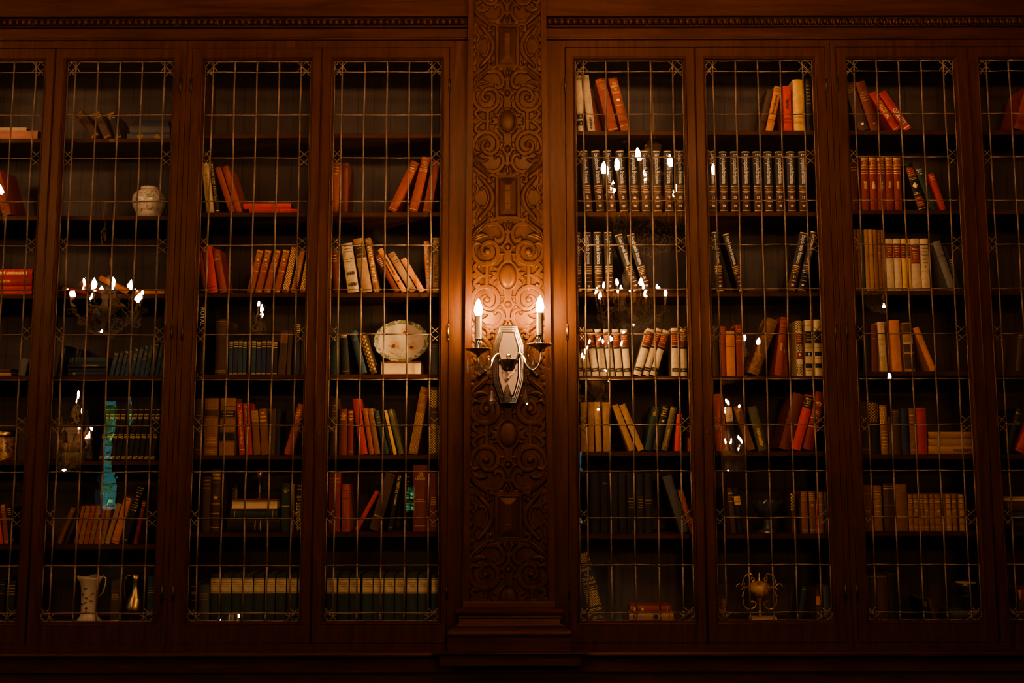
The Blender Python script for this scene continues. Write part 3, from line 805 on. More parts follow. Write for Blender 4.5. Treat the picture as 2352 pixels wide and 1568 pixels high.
CH = [((0.98, -2.05, 3.32), 'crystal chandelier hanging nearest the encyclopedia bookcase', M_CBULB),
      ((-4.0, -2.3, 3.40), 'crystal chandelier hanging nearest the partly cut off bookcase', M_LBULB),
      ((-0.03, -2.3, 3.38), 'added unseen crystal chandelier lighting the doors from the axis of the carved pilaster', M_MBULB),  # added to light the middle doors; its reflection hides behind the pilaster
      ((1.32, -6.9, 3.30), 'crystal chandelier in the middle of the hall, reflected beside the encyclopedias', M_FBULB),
      ((-4.75, -6.9, 3.34), 'crystal chandelier in the middle of the hall, reflected above the dark blue-green books', M_FBULB),
      ((1.60, -13.0, 3.30), 'crystal chandelier hanging farthest down the hall', M_FBULB)]

def garden():
    """clipped shrubs and paving outside the far windows"""
    leaf = surf('garden leaves', (0.13, 0.40, 0.15), 0.6, 0, 0.4, 8)
    for k, (cx, w, h, n) in enumerate(((-2.0, 1.5, 1.9, 1100), (1.3, 1.6, 0.95, 420), (-9.15, 1.5, 2.6, 560))):
        m = MB()
        for j in range(n):
            a = random.random()*2*PI; t = random.random(); r = w*0.5*math.sqrt(max(0.05, 1-(2*t-0.9)**2))*random.uniform(0.3, 1)
            c = Vector((cx+r*math.cos(a), YB-2.6+0.4*r*math.sin(a), 0.05+h*t))
            d = Vector((random.gauss(0, 1), random.gauss(0, 1), random.gauss(0, 1))).normalized()*0.09; e = d.orthogonal().normalized()*0.045
            m.add([c-d, c+e, c+d, c-e], [(0, 1, 2, 3)])
        o = m.build('garden_shrub', leaf); tag(o, ['tall green shrub outside the small casement window', 'low green shrub outside the garden window', 'tall sparse shrub outside the tall narrow window'][k], 'shrub', 'shrubs outside the windows')
    sd = bpy.data.lights.new('garden_sun', 'SUN'); sd.energy = 34; sd.angle = 0.01; sd.color = (0.85, 1.0, 0.95)
    so = bpy.data.objects.new('garden_sun', sd); COL.objects.link(so); so.rotation_euler = (math.radians(-12), 0, 0); so.location = (0, -20, 9)
    m = MB(); m.box(XL-3, XR+3, YB-6, YB-0.2, -0.1, -0.001)
    o = m.build('garden_ground', surf('pale paving', (0.35, 0.38, 0.38), 0.8)); tag(o, 'pale paving outside the windows', 'ground', None, 'structure')
# ------------------------------------------------------------------ books
CROP = {'A': (0, 0, 3.016), 'B': (0, 500, 3.919), 'C': (0, 860, 3.919), 'E': (0, 1168, 3.919), 'F': (400, 340, 4.612), 'G': (400, 660, 3.92),
        'H': (400, 1040, 3.92), 'I': (720, 340, 4.612), 'J': (720, 660, 3.92), 'K': (720, 1040, 3.92), 'L': (1290, 90, 3.732), 'M': (1290, 490, 3.92),
        'N': (1290, 860, 5.227), 'O': (1290, 1060, 3.92), 'P': (1590, 90, 3.732), 'Q': (1590, 490, 3.92), 'R': (1590, 860, 4.126), 'S': (1590, 1100, 3.919),
        'T': (1900, 90, 3.732), 'U': (1920, 490, 3.919), 'V': (1920, 860, 4.127), 'W': (1920, 1168, 3.919)}
COLS = {'red': ((0.44, 0.045, 0.034), 'red'), 'vred': ((0.62, 0.060, 0.038), 'bright red'), 'dred': ((0.24, 0.035, 0.022), 'dark red'), 'dull': ((0.36, 0.078, 0.054), 'dull red'),
        'rust': ((0.34, 0.085, 0.046), 'rust-coloured'), 'brown': ((0.24, 0.10, 0.045), 'brown'), 'dbrown': ((0.09, 0.045, 0.025), 'dark brown'), 'tan': ((0.40, 0.215, 0.11), 'tan'),
        'cream': ((0.62, 0.44, 0.26), 'cream'), 'white': ((0.58, 0.42, 0.26), 'off-white'), 'orange': ((0.66, 0.24, 0.07), 'orange'), 'yellow': ((0.74, 0.42, 0.12), 'yellow'),
        'green': ((0.030, 0.048, 0.034), 'dark green'), 'teal': ((0.038, 0.066, 0.072), 'dark blue-green'), 'navy': ((0.030, 0.036, 0.056), 'dark blue'), 'black': ((0.022, 0.018, 0.016), 'black'),
        'grey': ((0.19, 0.165, 0.13), 'grey'), 'dgrey': ((0.085, 0.08, 0.07), 'dark grey'), 'maroon': ((0.17, 0.04, 0.03), 'maroon'), 'olive': ((0.13, 0.105, 0.055), 'olive'),
        'ency': ((0.045, 0.034, 0.027), 'dark brown'), 'elabel': ((0.085, 0.029, 0.015), 'brown'), 'pink': ((0.56, 0.22, 0.14), 'pinkish'), 'leather': ((0.30, 0.135, 0.055), 'brown leather')}
def cloth(key):
    c = COLS[key][0]
    return surf('book cloth %s %s' % (COLS[key][1], key), c, 0.62, 0, 0.16, 45, 0.12)

TXT = {}
def text_geo(s):
    if s not in TXT:
        c = bpy.data.curves.new('lettering', 'FONT'); c.body = s; c.align_x = 'CENTER'; c.align_y = 'CENTER'; c.resolution_u = 2; c.offset = 0.012
        o = bpy.data.objects.new('lettering', c); COL.objects.link(o)
        me = bpy.data.meshes.new_from_object(o.evaluated_get(bpy.context.evaluated_depsgraph_get()))
        bm = bmesh.new(); bm.from_mesh(me)
        bx = [v.co.x for v in bm.verts]; by = [v.co.y for v in bm.verts]
        for i in range(1, 9):      # extra edges so that the letters can follow a rounded spine
            bmesh.ops.bisect_plane(bm, geom=bm.verts[:]+bm.edges[:]+bm.faces[:], plane_co=(0, min(by)+(max(by)-min(by))*i/9, 0), plane_no=(0, 1, 0))
        if len(s) < 12:
            for i in range(1, 9):
                bmesh.ops.bisect_plane(bm, geom=bm.verts[:]+bm.edges[:]+bm.faces[:], plane_co=(min(bx)+(max(bx)-min(bx))*i/9, 0, 0), plane_no=(1, 0, 0))
        bm.to_mesh(me); bm.free()
        vs = [(v.co.x, v.co.y) for v in me.vertices]; fs = [tuple(p.vertices) for p in me.polygons]
        bpy.data.objects.remove(o); bpy.data.curves.remove(c); bpy.data.meshes.remove(me)
        xs = [v[0] for v in vs]; ys = [v[1] for v in vs]
        TXT[s] = (vs, fs, max(xs)-min(xs), max(ys)-min(ys), (max(xs)+min(xs))/2, (max(ys)+min(ys))/2)
    return TXT[s]

def make_book(name, t, h, depth, colour, deco='', pages_front=False):
    """one bound book standing on its tail, spine towards -y, origin at the foot of the spine"""
    bl = min(0.14*t, 0.006); b = 0.0024; cap = 0.003
    def yf(x): return -bl*(1-(2*x/t)**2)
    n = 8
    outer = [(-t/2 + t*i/n, yf(-t/2 + t*i/n)) for i in range(n+1)]
    inner = [(x*(1-2*b/t), y+b+0.001) for x, y in outer]
    poly = [(-t/2, depth)] + outer + [(t/2, depth), (t/2-b, depth)] + inner[::-1] + [(-t/2+b, depth)]
    f = -1 if pages_front else 1
    def fy(y): return depth-bl-y if pages_front else y
    m = MB(); N = len(poly)
    vs = [(x, fy(y), z) for z in (0, h) for x, y in poly]
    fs = [(i, (i+1) % N, N+(i+1) % N, N+i) for i in range(N)]
    # top and bottom edges as quads between the outer and the inner line
    for base in (0, N):
        for i in range(n+2):
            q = (base+i, base+i+1, base+N-2-i, base+N-1-i) if True else None
            fs.append(q if base else q[::-1])
    m.add(vs, fs)
    o = m.build(name, cloth(colour)); smooth_by_angle(o, 35)
    k = MB()
    if pages_front:
        fe = [(x, depth-0.004-0.006*(1-(2*x/t)**2)) for x in [(-t/2+b)+(t-2*b)*i/6 for i in range(7)]]
        ring = [(-t/2+b, 0.004)] + fe + [(t/2-b, 0.004)]
    else:
        ring = [(-t/2+b, 0.003), (t/2-b, 0.003), (t/2-b, depth-0.004), (-t/2+b, depth-0.004)]
    k.loops([[(x, fy(y), z) for x, y in ring] for z in (cap, h-cap)])
    k.build('page_block', M_PAGES if pages_front else M_PAGESHADE, o, local=True)
    if deco and not pages_front: decorate(o, t, h, yf, deco)
    return o

def strip(mb, yf, x0, x1, z0, z1, lift):
    xs = [x0+(x1-x0)*i/6 for i in range(7)]
    b = len(mb.v)
    mb.add([(x, yf(x)-lift, z) for x in xs for z in (z0, z1)], [(2*i, 2*i+2, 2*i+3, 2*i+1) for i in range(6)])

def decorate(o, t, h, yf, deco):
    gilt = MB(); worn = MB(); ink = MB(); wht = MB(); dots = MB()
    POOL = {'g': gilt, 'w': worn, 'k': ink, 'c': wht}
    for tok in deco.split(';'):
        c = tok[0]; a = tok[1:].split(',')
        if c == 'b':        # bands at fractions from the head
            pool = POOL[a[0]]
            for s_ in a[1:]:
                z = h*(1-float(s_)); strip(pool, yf, -t*0.47, t*0.47, z-0.0011, z+0.0011, 0.0005)
        elif c == 'B':      # thick band
            z = h*(1-float(a[1])); strip(POOL[a[0]], yf, -t*0.47, t*0.47, z-0.002, z+0.002, 0.0005)
        elif c == 'L':      # pasted label
            mb = MB(); strip(mb, yf, -t*0.49, t*0.49, h*(1-float(a[1])), h*(1-float(a[0])), 0.00035)
            mb.build('spine_label', cloth(a[2]), o, local=True)
        elif c == 'r':      # raised cords across a leather spine
            mb = MB()
            for s_ in a:
                z = h*(1-float(s_)); mb.tube([(x, yf(x)-0.0003, z) for x in [-t*0.49+t*0.98*i/6 for i in range(7)]], 0.0022, 6)
            mb.build('raised_band', cloth('leather'), o, True, local=True)
        elif c in 'VH':
            txt = a[-1]; vs, fs, tw, th, cx, cy = text_geo(txt)
            pool = POOL[a[0]]
            if c == 'V':    # reads from head to tail
                z0, z1 = h*(1-float(a[1])), h*(1-float(a[2])); sc = (z0-z1)/tw; sx = min(sc*1.9, t*0.66/th)
                zc = (z0+z1)/2
                pts = [((y-cy)*sx, zc - (x-cx)*sc) for x, y in vs]
            else:
                zc = h*(1-float(a[1])); sx = t*float(a[2])/tw; sc = min(sx*1.25, t*0.34/th)
                pts = [((x-cx)*sx, zc + (y-cy)*sc) for x, y in vs]
            pool.add([(x, yf(x)-0.0007, z) for x, z in pts], fs)
        elif c == 's':      # small worn lettering, too faint to read: rows of dashes
            pool = POOL[a[0]]; z0, z1, n = h*(1-float(a[1])), h*(1-float(a[2])), int(a[3])
            for i in range(n):
                z = z0+(z1-z0)*(i+0.5)/n; x = -t*random.uniform(0.22, 0.4); xe = -x; th = 0.4*abs(z1-z0)/n
                while x < xe:
                    w = random.uniform(0.001, 0.0028); strip(pool, yf, x, min(x+w, t*0.45), z-th*random.uniform(0.2, 0.5), z+th*random.uniform(0.2, 0.5), 0.0006); x += w+random.uniform(0.0004, 0.001)
        elif c == 'v':      # faint lettering running down the spine
            pool = POOL[a[0]]; z, ze = h*(1-float(a[1])), h*(1-float(a[2]))
            while z > ze:
                w = random.uniform(0.0015, 0.005); strip(pool, yf, -t*random.uniform(0.1, 0.22), t*random.uniform(0.1, 0.22), z-w, z, 0.0006); z -= w+random.uniform(0.0006, 0.002)
        elif c == 'e':      # little crowned emblem
            z = h*(1-float(a[1])); r = t*float(a[2]); pool = POOL[a[0]]
            q = [(-.5, -.6), (.5, -.6), (.62, -.1), (.95, .55), (.45, .2), (.2, .75), (0, .35), (-.2, .75), (-.45, .2), (-.95, .55), (-.62, -.1)]
            pool.add([(x*r, yf(x*r)-0.0007, z+y*r) for x, y in q], [tuple(range(len(q)))])
        elif c == 'd':      # diamond
            z = h*(1-float(a[1])); r = t*float(a[2]); POOL[a[0]].add([(x*r, yf(x*r)-0.0007, z+y*r) for x, y in ((0, -1), (1, 0), (0, 1), (-1, 0))], [(0, 1, 2, 3)])
        elif c == 'p':      # tooled pattern of small lozenges
            pool = POOL[a[0]]; z, ze = h*(1-float(a[1])), h*(1-float(a[2])); k = float(a[3]) if len(a) > 3 else 0.009; row = 0
            while z > ze:
                x = -t*0.42 + (k/2 if row % 2 else 0)
                while x < t*0.42:
                    r = k*0.36; pool.add([(x, yf(x)-0.0006, z-r), (x+r*.8, yf(x+r*.8)-0.0006, z), (x, yf(x)-0.0006, z+r), (x-r*.8, yf(x-r*.8)-0.0006, z)], [(0, 1, 2, 3)]); x += k
                z -= k*0.5; row += 1
    for mb, mat, nm in ((gilt, M_GILT, 'gilt_tooling'), (worn, M_GILTD, 'worn_tooling'), (ink, M_INK, 'dark_lettering'), (wht, M_WHITE, 'pale_lettering')):
        if mb.f: mb.build(nm, mat, o, local=True)

ROWN = ['top', 'second', 'third', 'fourth', 'fifth', 'sixth', 'bottom']
DOORN = [None, 'first', 'second', 'third', 'fourth', 'fifth', 'sixth', 'seventh', 'eighth']
ORD = ['first', 'second', 'third', 'fourth', 'fifth', 'sixth', 'seventh', 'eighth', 'ninth', 'tenth', 'eleventh', 'twelfth', 'thirteenth', 'fourteenth']
UNIT_OF = {1: 1, 2: 1, 3: 2, 4: 2, 5: 3, 6: 3, 7: 4, 8: 4}
CELLS = {}     # (door, row) -> [(sort x, object, description)]
def note(d, r, x, o, desc): CELLS.setdefault((d, r), []).append((x, o, desc))

SPECS = {}
def foot(px, zs, Y):
    """x on the plane y = Y where a photo column meets the shelf height"""
    lo, hi = 0, 1568
    for _ in range(24):
        m_ = (lo+hi)/2
        if at(px, m_, Y).z > zs: lo = m_
        else: hi = m_
    return at(px, lo, Y)

def put(d, r, crop, items, depth=0.17, back=0.0):
    """items on shelf r behind door d. forms:
       u: standing  (x left, top y, thickness)      l: leaning (foot x, top x, top y, thickness) - pivot edge
       f: lying, spine out (x0, x1, y0, y1)         p: lying, page edges out"""
    ox, oy, sc = CROP[crop]
    u = UNIT_OF[d]
    zs = SHELFZ[u][r-1] + 0.0004
    zb = zs
    L = SPECS.setdefault((u, r), [])
    for it in items:
        k = it[0]
        yb = Y_BOOK + back + random.uniform(0, 0.010)
        n = {'u': 5, 'l': 6, 'f': 6, 'p': 6}[k]
        c = it[n-1]; deco = it[n] if len(it) > n else ''; desc = it[n+1] if len(it) > n+1 else None
        S = dict(k=k, d=d, r=r, c=c, deco=deco, yb=yb, zs=zs, depth=depth*random.uniform(0.9, 1.05))
        if k in 'ul':
            xp, xt, ty, t = (it[1], it[1], it[2], it[3]) if k == 'u' else it[1:5]
            base = foot(ox+xp/sc, zs, yb); top = at(ox+xt/sc, oy+ty/sc, yb)
            dx, dz = (0.0 if k == 'u' else top.x-base.x), top.z-zs
            S.update(x=base.x, side=(-1 if (k == 'u' or xt < xp) else 1), ang=math.atan2(dx, dz), h=math.hypot(dx, dz), t=t/sc*0.00203*0.965)
            pose = 'upright' if abs(S['ang']) < 0.06 else 'leaning'
            S['desc'] = desc or '%s %s book' % (pose, COLS[c][1])
        else:
            x0, x1, y0, y1 = it[1:5]
            t = (y1-y0)/sc*0.00203
            a = at(ox+x0/sc, oy+y1/sc, yb); b = at(ox+x1/sc, oy+y1/sc, yb)
            S.update(x=b.x, h=b.x-a.x, t=t*0.985, zc=zb+t/2, ang=-PI/2)
            zb += t+0.0003
            S['desc'] = desc or 'lying %s book' % COLS[c][1]
        L.append(S)

def place(S):
    t, a = S['t'], S['ang']
    if S['k'] in 'fp': return (S['x'], S['zc'])
    return (S['x']-S['side']*t/2*math.cos(a), S['zs']+t/2*abs(math.sin(a)))
def corners(S, e=0.0007):
    x, z = place(S); c, s_ = math.cos(S['ang']), math.sin(S['ang'])
    return [(x+lx*c+lz*s_, z-lx*s_+lz*c) for lx, lz in ((-S['t']/2-e, -e), (S['t']/2+e, -e), (S['t']/2+e, S['h']+e), (-S['t']/2-e, S['h']+e))]
def penetration(A, B):
    best = 9.0
    for P in (A, B):
        for i in range(4):
            ex, ez = P[(i+1) % 4][0]-P[i][0], P[(i+1) % 4][1]-P[i][1]
            l = math.hypot(ex, ez); nx, nz = -ez/l, ex/l
            pa = [x*nx+z*nz for x, z in A]; pb = [x*nx+z*nz for x, z in B]
            o = min(max(pa), max(pb)) - max(min(pa), min(pb))
            if o <= 0: return 0.0
            best = min(best, o)
    return best

def resolve_and_build():
    """let neighbours touch without cutting into one another, then build every book"""
    for (u, r), L in SPECS.items():
        dl, dr = UNITS[u]
        lim0, lim1 = LEAF[dl][0]+0.0135, LEAF[dr][1]-0.0135
        for S in L:
            for _ in range(12):
                C = corners(S); mn, mx = min(c[0] for c in C), max(c[0] for c in C)
                if mn < lim0: S['x'] += lim0-mn+0.0003
                elif mx > lim1:
                    if S['k'] in 'fp': S['h'] -= mx-lim1; S['x'] = lim1
                    else: S['x'] -= mx-lim1+0.0003
                else: break
        for _ in range(40):
            moved = False
            for i in range(len(L)):
                for j in range(i+1, len(L)):
                    A, B = L[i], L[j]
                    if A.get('layer', 0) != B.get('layer', 0): continue
                    if A['k'] in 'fp' and B['k'] in 'fp': continue
                    pen = penetration(corners(A), corners(B))
                    if pen <= 0.0003: continue
                    moved = True
                    ok = [S for S in (A, B) if S['k'] in 'ul' and S['t'] - pen > 0.6*S.setdefault('t0', S['t'])]
                    if ok:
                        for S in ok: S['t'] -= (pen/len(ok))*0.6+0.0002
                    else:
                        (A if A['k'] in 'ul' and (B['k'] in 'fp' or A['h'] < B['h']) else B)['layer'] = A.get('layer', 0)+1
            if not moved: break
        multi = any(S.get('layer') for S in L)
        for S in L:
            ly = S.get('layer', 0)
            if ly: S['yb'] = Y_BOOK + 0.128*min(ly, 1) + 0.06*max(0, ly-1)
            if multi: S['depth'] = 0.112 if ly < 2 else 0.05
            o = make_book('book', S['t'], S['h'], S['depth'], S['c'], S['deco'], S['k'] == 'p')
            x, z = place(S)
            o.location = (x, S['yb'], z); o.rotation_euler = (0, S['ang'], 0)
            note(S['d'], S['r'], x - (S['h'] if S['k'] in 'fp' else 0), o, S['desc'])

def enc(n=None):
    s_ = 'L.565,.975,elabel;Bg,.012;Vc,.05,.53,Encyclopædia Britannica;Bg,.57;bg,.60,.655;sc,.61,.65,1;sc,.665,.70,1;sc,.80,.835,1;ec,.89,.24;Bg,.965'
    return s_ + (';Hc,.755,.32,%s' % n if n else ';sc,.74,.765,1')
SETL = 'L.08,.385,cream;sk,.15,.26,3;bk,.10,.36'
LAB = 'L.05,.3,cream;sk,.1,.25,3'
GB = 'bw,.03,.06,.14,.2,.92,.95;sw,.075,.13,2'
GG = 'bg,.04,.07,.15,.2,.93;sg,.08,.14,2'
TAN = 'bw,.03,.10,.17,.21,.97;sw,.11,.16,1'
VEL = 'L.06,.36,dred;sg,.08,.3,5;L.37,.42,black;L.83,.91,black;sg,.85,.89,1'

def all_books():
    # ---- first door
    put(1, 1, 'A', [('f', -190, 262, 893, 962, 'pink', 'sw,.1,.3,1'), ('f', -200, 185, 868, 893, 'cream')])
    put(1, 2, 'A', [('l', 22, -62, 1180, 62, 'dull', 'bw,.1,.9')])
    put(1, 3, 'B', [('f', -120, 288, 648, 690, 'vred', ''), ('f', -130, 286, 604, 646, 'vred', ''), ('f', -150, 290, 527, 603, 'red', 'Vg,.30,.55,RESURRECTION', 'lying red book with gilt title block'),
                    ('f', -170, 292, 447, 525, 'vred', 'Hg,.06,.5,DC;vg,.15,.45;vg,.5,.9', 'lying bright red book with rows of gilt lettering')])
    put(1, 4, 'B', [('l', 225, 262, 1270, 70, 'grey', ''), ('f', -160, 100, 1420, 1452, 'tan', ''), ('f', -160, 95, 1385, 1420, 'dbrown', '')])
    put(1, 6, 'C', [('l', -8, -50, 1195, 38, 'vred', 'sg,.1,.3,3'), ('l', 40, 5, 1170, 42, 'rust', GG), ('l', 88, 62, 1195, 40, 'black', 'bg,.05,.1,.15,.2,.9')])
    put(1, 7, 'E', [('u', 38, 650, 88, 'green', 'bg,.1,.17,.24,.30', 'upright dark green book with four gilt bars'), ('u', -60, 640, 92, 'black', 'bw,.1,.3,.9')])
    # ---- second door
    put(2, 1, 'A', [('l', 640, 520, 795, 60, 'dbrown', GB), ('l', 725, 640, 790, 55, 'dbrown', GB), ('l', 800, 742, 790, 50, 'black', GB),
                    ('f', 880, 1180, 915, 960, 'dgrey', 'sw,.1,.9,2'), ('f', 900, 1180, 860, 914, 'dgrey', ''), ('f', 930, 1170, 815, 858, 'navy', '')])
    put(2, 3, 'B', [('f', 1212, 1480, 652, 688, 'orange', '', 'lying orange book beside the fallen pile'), ('l', 770, 560, 650, 36, 'red', '', 'fallen red book sloping low over the chandelier reflection'),
                    ('l', 925, 712, 610, 46, 'rust', '', 'fallen rust-coloured book in the sloping pile'), ('l', 1040, 800, 582, 46, 'dgrey', '', 'fallen grey book in the sloping pile'),
                    ('l', 1140, 885, 560, 52, 'orange', '', 'fallen orange book topmost of the sloping pile')])
    xs = [975, 1022, 1066, 1110, 1155, 1202, 1248, 1293, 1338, 1384, 1428]
    put(2, 4, 'B', [('l', 545, 600, 1150, 45, 'navy', 'sw,.1,.3,4'), ('l', 590, 640, 1160, 40, 'navy', 'sw,.1,.3,4'),
                    ('f', 610, 955, 1372, 1413, 'navy', 'sw,.05,.3,1'), ('f', 612, 958, 1335, 1371, 'navy', ''), ('f', 610, 955, 1298, 1334, 'navy', 'vw,.4,.8'), ('f', 620, 960, 1238, 1297, 'teal', 'bw,.1,.2')]
        + [('l', x+42, x+97, 1215-11*i, 40, 'teal', 'sw,.08,.45,9' if i % 2 else 'bw,.06,.1;sw,.2,.5,7') for i, x in enumerate(xs)])
    put(2, 5, 'C', [('f', 560, 722, 680, 756, 'olive', 'bw,.2,.8'), ('f', 530, 720, 592, 678, 'dbrown', 'sw,.3,.6,2'), ('f', 525, 722, 522, 590, 'dbrown', ''), ('f', 530, 720, 470, 520, 'dbrown', 'bw,.2'),
                    ('l', 775, 728, 330, 66, 'black', 'L.42,.60,brown')]
        + [('l', x+46, x+108, 312, 46, 'black', 'bg,.015,.11,.135,.165,.19,.50,.53,.56,.92,.945,.97') for x in (885, 933, 982, 1033, 1085, 1137, 1189, 1241, 1293, 1345)])
    put(2, 6, 'C', [('l', 545, 682, 1205, 42, 'brown', 'bw,.1,.3'), ('l', 602, 728, 1222, 38, 'dbrown', '')]
        + [('l', x+44, x+118, 1184, 42, c_, 'bw,.05,.12,.2,.7') for x, c_ in ((650, 'rust'), (698, 'leather'), (746, 'rust'), (794, 'leather'), (842, 'rust'), (890, 'leather'))]
        + [('l', 982, 1092, 1165, 42, 'tan', 'sw,.1,.4,4'), ('l', 1062, 1182, 1115, 66, 'pink', 'bk,.05,.95'), ('l', 1138, 1300, 1012, 58, 'black', 'bg,.03,.07,.12;sg,.15,.32,3;bg,.33,.37;sg,.4,.45,1;bg,.93'),
           ('l', 1232, 1316, 1140, 44, 'dred', 'bg,.06,.1,.93;sg,.2,.24,1', 'leaning crimson book with gilt lines'), ('u', 1290, 1180, 52, 'dgrey', '')])
    put(2, 7, 'E', [('u', 985, 640, 90, 'dbrown', 'sg,.3,.45,4;bg,.25,.9', 'upright dark book beside the brass ewer'), ('u', 1315, 600, 74, 'teal', 'bg,.25,.3,.35,.4', 'upright blue-green book with pale bars')])
    # ---- third door
    put(3, 2, 'F', [('l', 342, 290, 165, 90, 'cream', 'vw,.2,.7', 'leaning wide cream book at the hinge side'), ('l', 440, 372, 150, 52, 'black', 'Vg,.04,.44,STEAN PICASSO;Vg,.47,.75,A Year to Dance;Bg,.95', 'leaning black dust-jacketed book with gilt title'),
                    ('l', 588, 430, 215, 66, 'dull', ''), ('l', 660, 506, 205, 72, 'dull', ''),
                    ('f', 795, 1322, 640, 690, 'vred', 'bk,.2,.6', 'lying bright red book, lower of the two'), ('f', 735, 1240, 575, 638, 'vred', '', 'lying bright red book, upper of the two')])
    put(3, 3, 'F', [('l', 315, 250, 1100, 46, 'dred', ''), ('l', 365, 300, 1050, 118, 'vred', 'bk,.88', 'leaning wide bright red book'), ('l', 490, 405, 1085, 90, 'dull', 'sg,.1,.16,2;bg,.2,.23')]
        + [('l', a, b, 1085, 72, 'rust', 'bg,.03,.05;sg,.08,.18,3;eg,.23,.3;sg,.3,.38,2;bg,.5,.95') for a, b in ((835, 948), (922, 1033), (1015, 1128), (1112, 1226))]
        + [('l', 1206, 1312, 1050, 68, 'dred', 'pg,.04,.95,.012'), ('l', 1292, 1393, 1090, 64, 'rust', 'pw,.04,.95,.012'), ('l', 1385, 1462, 1120, 60, 'dred', 'pg,.1,.95,.012')])
    put(3, 4, 'G', [('u', 210, 150, 66, 'black', 'Vc,.05,.31,ROYAL', 'upright black book lettered in white at the hinge side'), ('u', 365, 288, 108, 'dbrown', 'bw,.04,.08,.92,.95')]
        + [('u', x, 472 if i % 3 else 480, w, c_, 'bg,.06,.09,.13,.2,.97') for i, (x, w, c_) in enumerate(((488, 36, 'teal'), (526, 44, 'navy'), (572, 40, 'teal'), (614, 38, 'teal'), (654, 36, 'navy'), (692, 42, 'teal'), (736, 44, 'navy'), (782, 42, 'navy'), (826, 56, 'navy'), (884, 42, 'black')))]
        + [('l', 1000, 1028, 385, 74, 'dbrown', 'L.08,.3,brown'), ('l', 1046, 1068, 392, 42, 'dbrown', ''), ('u', 1070, 322, 62, 'black', 'bg,.03,.06,.1,.14,.18;sg,.2,.25,1', 'upright black book with close gilt bands'), ('u', 1140, 400, 46, 'dbrown', '')])
    put(3, 5, 'G', [('u', 178, 1000, 74, 'dbrown', 'bw,.3,.9'), ('u', 262, 998, 128, 'leather', 'r.15,.33,.5,.68,.85;L.2,.32,dbrown;sg,.68,.8,4;bg,.15,.33,.5;sg,.9,.97,2', 'upright tall leather book with a pale board edge'),
                    ('u', 405, 996, 150, 'leather', 'r.14,.36,.58,.76;L.22,.34,black;L.6,.74,black;bg,.14,.36,.58,.76;sg,.22,.34,2', 'upright widest leather book'),
                    ('l', 588, 562, 1045, 58, 'red', 'Hc,.05,.1,I;Vg,.13,.8,Confrontation with Myself;Bg,.9', 'upright red book titled in gilt script'), ('l', 650, 618, 1045, 58, 'red', 'Vg,.04,.55,A Literary Life', 'upright red book behind the lead bar'),
                    ('l', 718, 692, 1105, 64, 'brown', 'L.02,.27,tan;sk,.06,.22,3'), ('l', 788, 762, 1095, 72, 'brown', 'sg,.05,.3,3'), ('u', 862, 1092, 46, 'dbrown', ''), ('u', 910, 1095, 40, 'black', ''),
                    ('l', 968, 1078, 1160, 40, 'tan', 'L.3,.5,dbrown;L.55,.95,brown'), ('l', 1034, 1162, 1055, 48, 'dull', 'sg,.1,.3,4')])
    put(3, 6, 'H', [('u', 240, 205, 80, 'dbrown', 'sw,.05,.25,3'), ('u', 325, 150, 84, 'dbrown', GG+';eg,.45,.3;bg,.55,.7', 'upright dark brown book with gilt bands'), ('u', 450, 290, 46, 'green', 'pw,.1,.6,.012'),
                    ('f', 475, 955, 592, 702, 'black', 'sg,.5,.56,1;sg,.6,.66,1', 'thick lying black book at the bottom of the stack'), ('f', 505, 932, 502, 590, 'green', 'bw,.1,.9', 'lying dark green book in the stack'),
                    ('p', 512, 930, 415, 500, 'rust', '', 'lying book with its page edges out, under the goblet'),
                    ('u', 962, 272, 78, 'green', 'Hg,.1,.3,THE;Hg,.14,.75,ETERNAL;Hg,.18,.4,LIFE;bg,.47', 'upright dark green book titled in gilt'), ('u', 1044, 280, 32, 'brown', ''), ('u', 1096, 282, 54, 'black', 'Hg,.03,.8,CAREY;bg,.1,.25,.28;sg,.3,.36,1;pg,.4,.95,.014', 'upright black and gilt patterned book')])
    put(3, 7, 'H', [('u', 212, 1185, 98, 'dgrey', 'sw,.2,.4,3'), ('u', 142, 1180, 62, 'black', 'bg,.06,.2,.24,.4')]
        + [('u', x, 1088, 92, 'green', SETL) for x in (318, 415, 512, 611, 710, 810, 910, 1009)] + [('u', 1107, 1088, 60, 'green', SETL)])
    # ---- fourth door
    put(4, 2, 'I', [('u', 198, 165, 72, 'rust', 'sg,.05,.24,3'), ('u', 288, 160, 80, 'maroon', '', 'upright dark red book in the shadow'),
                    ('l', 872, 1120, 165, 98, 'dull', 'sg,.06,.2,3;bg,.95'), ('l', 1097, 1242, 108, 98, 'dull', 'Hg,.1,.6,CAPTAIN;Hg,.14,.2,OF;Hg,.18,.65,TREASURE;bg,.22,.25,.95', 'leaning dull red book with gilt lettering'), ('l', 1240, 1345, 150, 92, 'dull', 'bg,.95')])
